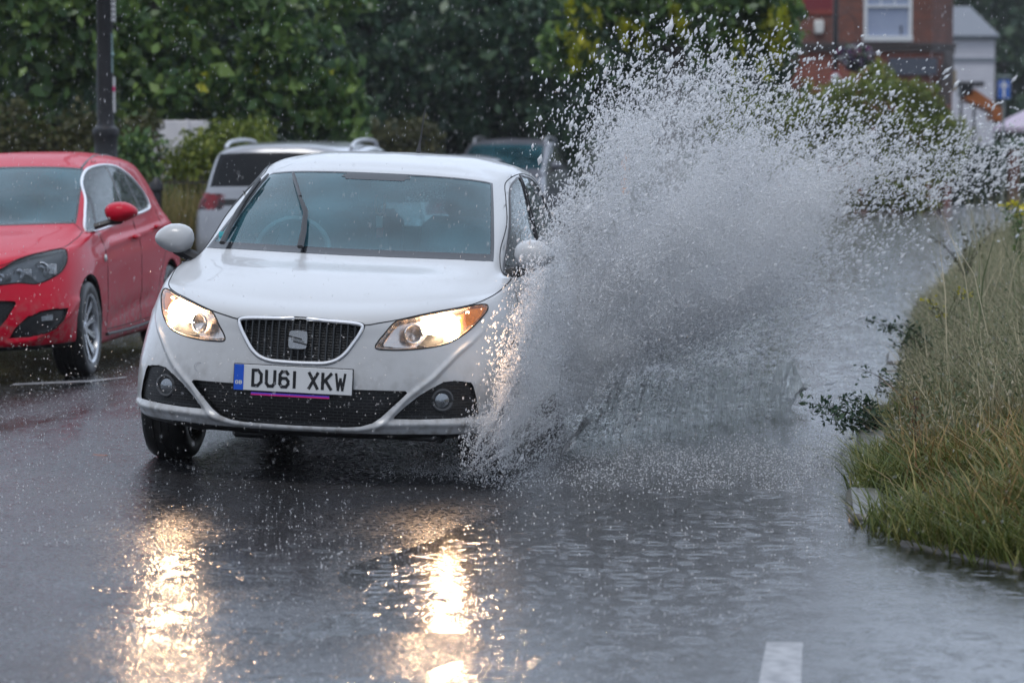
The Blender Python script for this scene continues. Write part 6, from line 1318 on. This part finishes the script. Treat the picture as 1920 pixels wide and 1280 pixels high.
# the sheet tears into holes towards its rim
sz_ = node(n, 'ShaderNodeSeparateXYZ'); n.links.new(ob if False else tc.outputs['Object'], sz_.inputs[0])
rip = mathn(n, 'ADD', mathn(n, 'MULTIPLY', sz_.outputs[2], 1.9), noise(n, mp.outputs[0], 1.1, 5, .8)); rimf = mapr(n, rip, .95, 1.12, 0, 1)
t2_ = node(n, 'ShaderNodeBsdfTransparent'); s3 = node(n, 'ShaderNodeMixShader'); n.links.new(rimf, s3.inputs[0]); n.links.new(s2.outputs[0], s3.inputs[1]); n.links.new(t2_.outputs[0], s3.inputs[2]); n.links.new(s3.outputs[0], o_.inputs[0])
nu_, nv_ = 150, 26; V = []
for j in range(nv_):
    t = j/(nv_-1)
    for i in range(nu_):
        u = i/(nu_-1); b0 = at(1040+u*445, 100, 10); pxx = 1040+u*445; Yb = float(plane_Y(np.array([pxx]))[0])+.02*math.sin(u*40)
        base = Vector(((pxx-960)/FPX*Yb, Yb, 0)); top = .36+.20*u+.04*math.sin(u*31)+.03*math.sin(u*67)+.02*math.sin(u*143)
        w_ = (.022*math.sin(u*95+2*t+math.sin(u*23))+.014*math.sin(u*170+4*t))*t; z = top*t*(1-.05*math.sin(u*53)**2)
        z *= min(1, max(.15, (1-u)/.16*.8+.25+.12*math.sin(u*210)))*min(1, .25+u*3)
        V.append((base.x+.10*t*t+w_, base.y+.05*t*t-w_*1.5, z-.01))
F = [[j*nu_+i, j*nu_+i+1, (j+1)*nu_+i+1, (j+1)*nu_+i] for j in range(nv_-1) for i in range(nu_-1)]
tag(link('water_sheet', mesh(V, F), m_sheet), kind='stuff')
# low foam and broken water round the wheel, drops over the puddle, rain in the air
n1 = 5200; fx = g.uniform(610, 930, n1); f0 = np.abs(g.standard_normal(n1)); Yf = 12.55+g.standard_normal(n1)*.12; P = unproj(fx, 0*fx+880, Yf); P[:, 2] = .006+np.abs(g.standard_normal(n1))*np.interp(fx, [610, 700, 800, 930], [.008, .02, .05, .10])*(.4+.6*np.sin(fx*.05)**2)
tag(link('wheel_foam', mesh(*octa(P, g.uniform(.0012, .0042, n1), g.standard_normal((n1, 3)), np.ones(n1))), m_drop), kind='stuff')
n2 = 30000; Y = 6+67*g.random(n2)**1.5; X = g.uniform(-.2, 1, n2)*0+g.uniform(0, 1, n2)*(1.6+.16*(Y-11.5)+1.2)-1.2+.12*(Y-12); P = np.stack([X, Y, .008+.05*g.random(n2)**3], 1)
tag(link('rain_splashes', mesh(*octa(P, (.0014+.0030*g.random(n2)**2)*(1+np.clip(Y-12, -5, 99)*.04), np.tile([0, 0, 1.], (n2, 1)), 1+.8*g.random(n2))), m_drop), kind='stuff')
n3 = 9000; Y = 10+22*g.random(n3)**1.3; X = g.uniform(-4.6, -.6, n3); l_ = (X-K0.x)*NX.x+(Y-K0.y)*NX.y; P = np.stack([X, Y, road_z(l_)+.006+.04*g.random(n3)**3], 1)
tag(link('rain_splashes', mesh(*octa(P, .0016+.0018*g.random(n3), np.tile([0, 0, 1.], (n3, 1)), 1+.8*g.random(n3))), m_drop), kind='stuff')
n4 = 17000; Y = 8+34*g.random(n4); px = g.uniform(-60, 1980, n4); py = g.uniform(-60, 1000, n4); P = unproj(px, py, Y); P = P[P[:, 2] > .02]; n4 = len(P)
tag(link('falling_rain', mesh(*octa(P, .0006+.0007*g.random(n4), np.tile([.14, 0, 1.], (n4, 1)), 3+5*g.random(n4))), m_drop), kind='stuff')
# drops flung forward by the far wheel and the bumper, lit by the headlamps
n5 = 520; px = g.uniform(20, 760, n5); py = np.interp(px, [0, 240, 760], [640, 700, 760])+g.standard_normal(n5)*60; Y = 11.3+.35*g.standard_normal(n5); P = unproj(px, py, Y); P = P[P[:, 2] > .12]; n5 = len(P)
tag(link('flung_drops', mesh(*octa(P, .0010+.0022*g.random(n5)**2, g.standard_normal((n5, 3)), 1+g.random(n5))), m_drop), kind='stuff')
n6 = 9000; px = g.uniform(905, 1700, n6); py = 925-85*g.random(n6)**.8+9*np.sin(px*.035)+6*np.sin(px*.11+1)+g.standard_normal(n6)*7+np.where(px > 1500, -(px-1500)*.12, 0); Yg = FPX*CAMZ/(py-280); P = np.stack([(px-960)/FPX*Yg, Yg, .004+.035*g.random(n6)**2], 1)
tag(link('splash_ring', mesh(*octa(P, .0012+.0030*g.random(n6)**3, g.standard_normal((n6, 3)), 1+g.random(n6))), m_drop), kind='stuff')
# mist and rain haze in the air
q = MB(); q.box((10, 78, 9), (150, 190, 22)); hz_ = q.build('haze', None, smooth=False)
mh = bpy.data.materials.new('rain_haze'); mh.use_nodes = True; n = mh.node_tree; n.nodes.clear(); o_ = node(n, 'ShaderNodeOutputMaterial'); v_ = node(n, 'ShaderNodeVolumePrincipled')
v_.inputs['Density'].default_value = .0004; v_.inputs['Color'].default_value = (.93, .94, .97, 1); v_.inputs['Anisotropy'].default_value = .2; n.links.new(v_.outputs[0], o_.inputs['Volume']); hz_.data.materials.append(mh); tag(hz_, kind='stuff')
cy.volume_bounces = 6
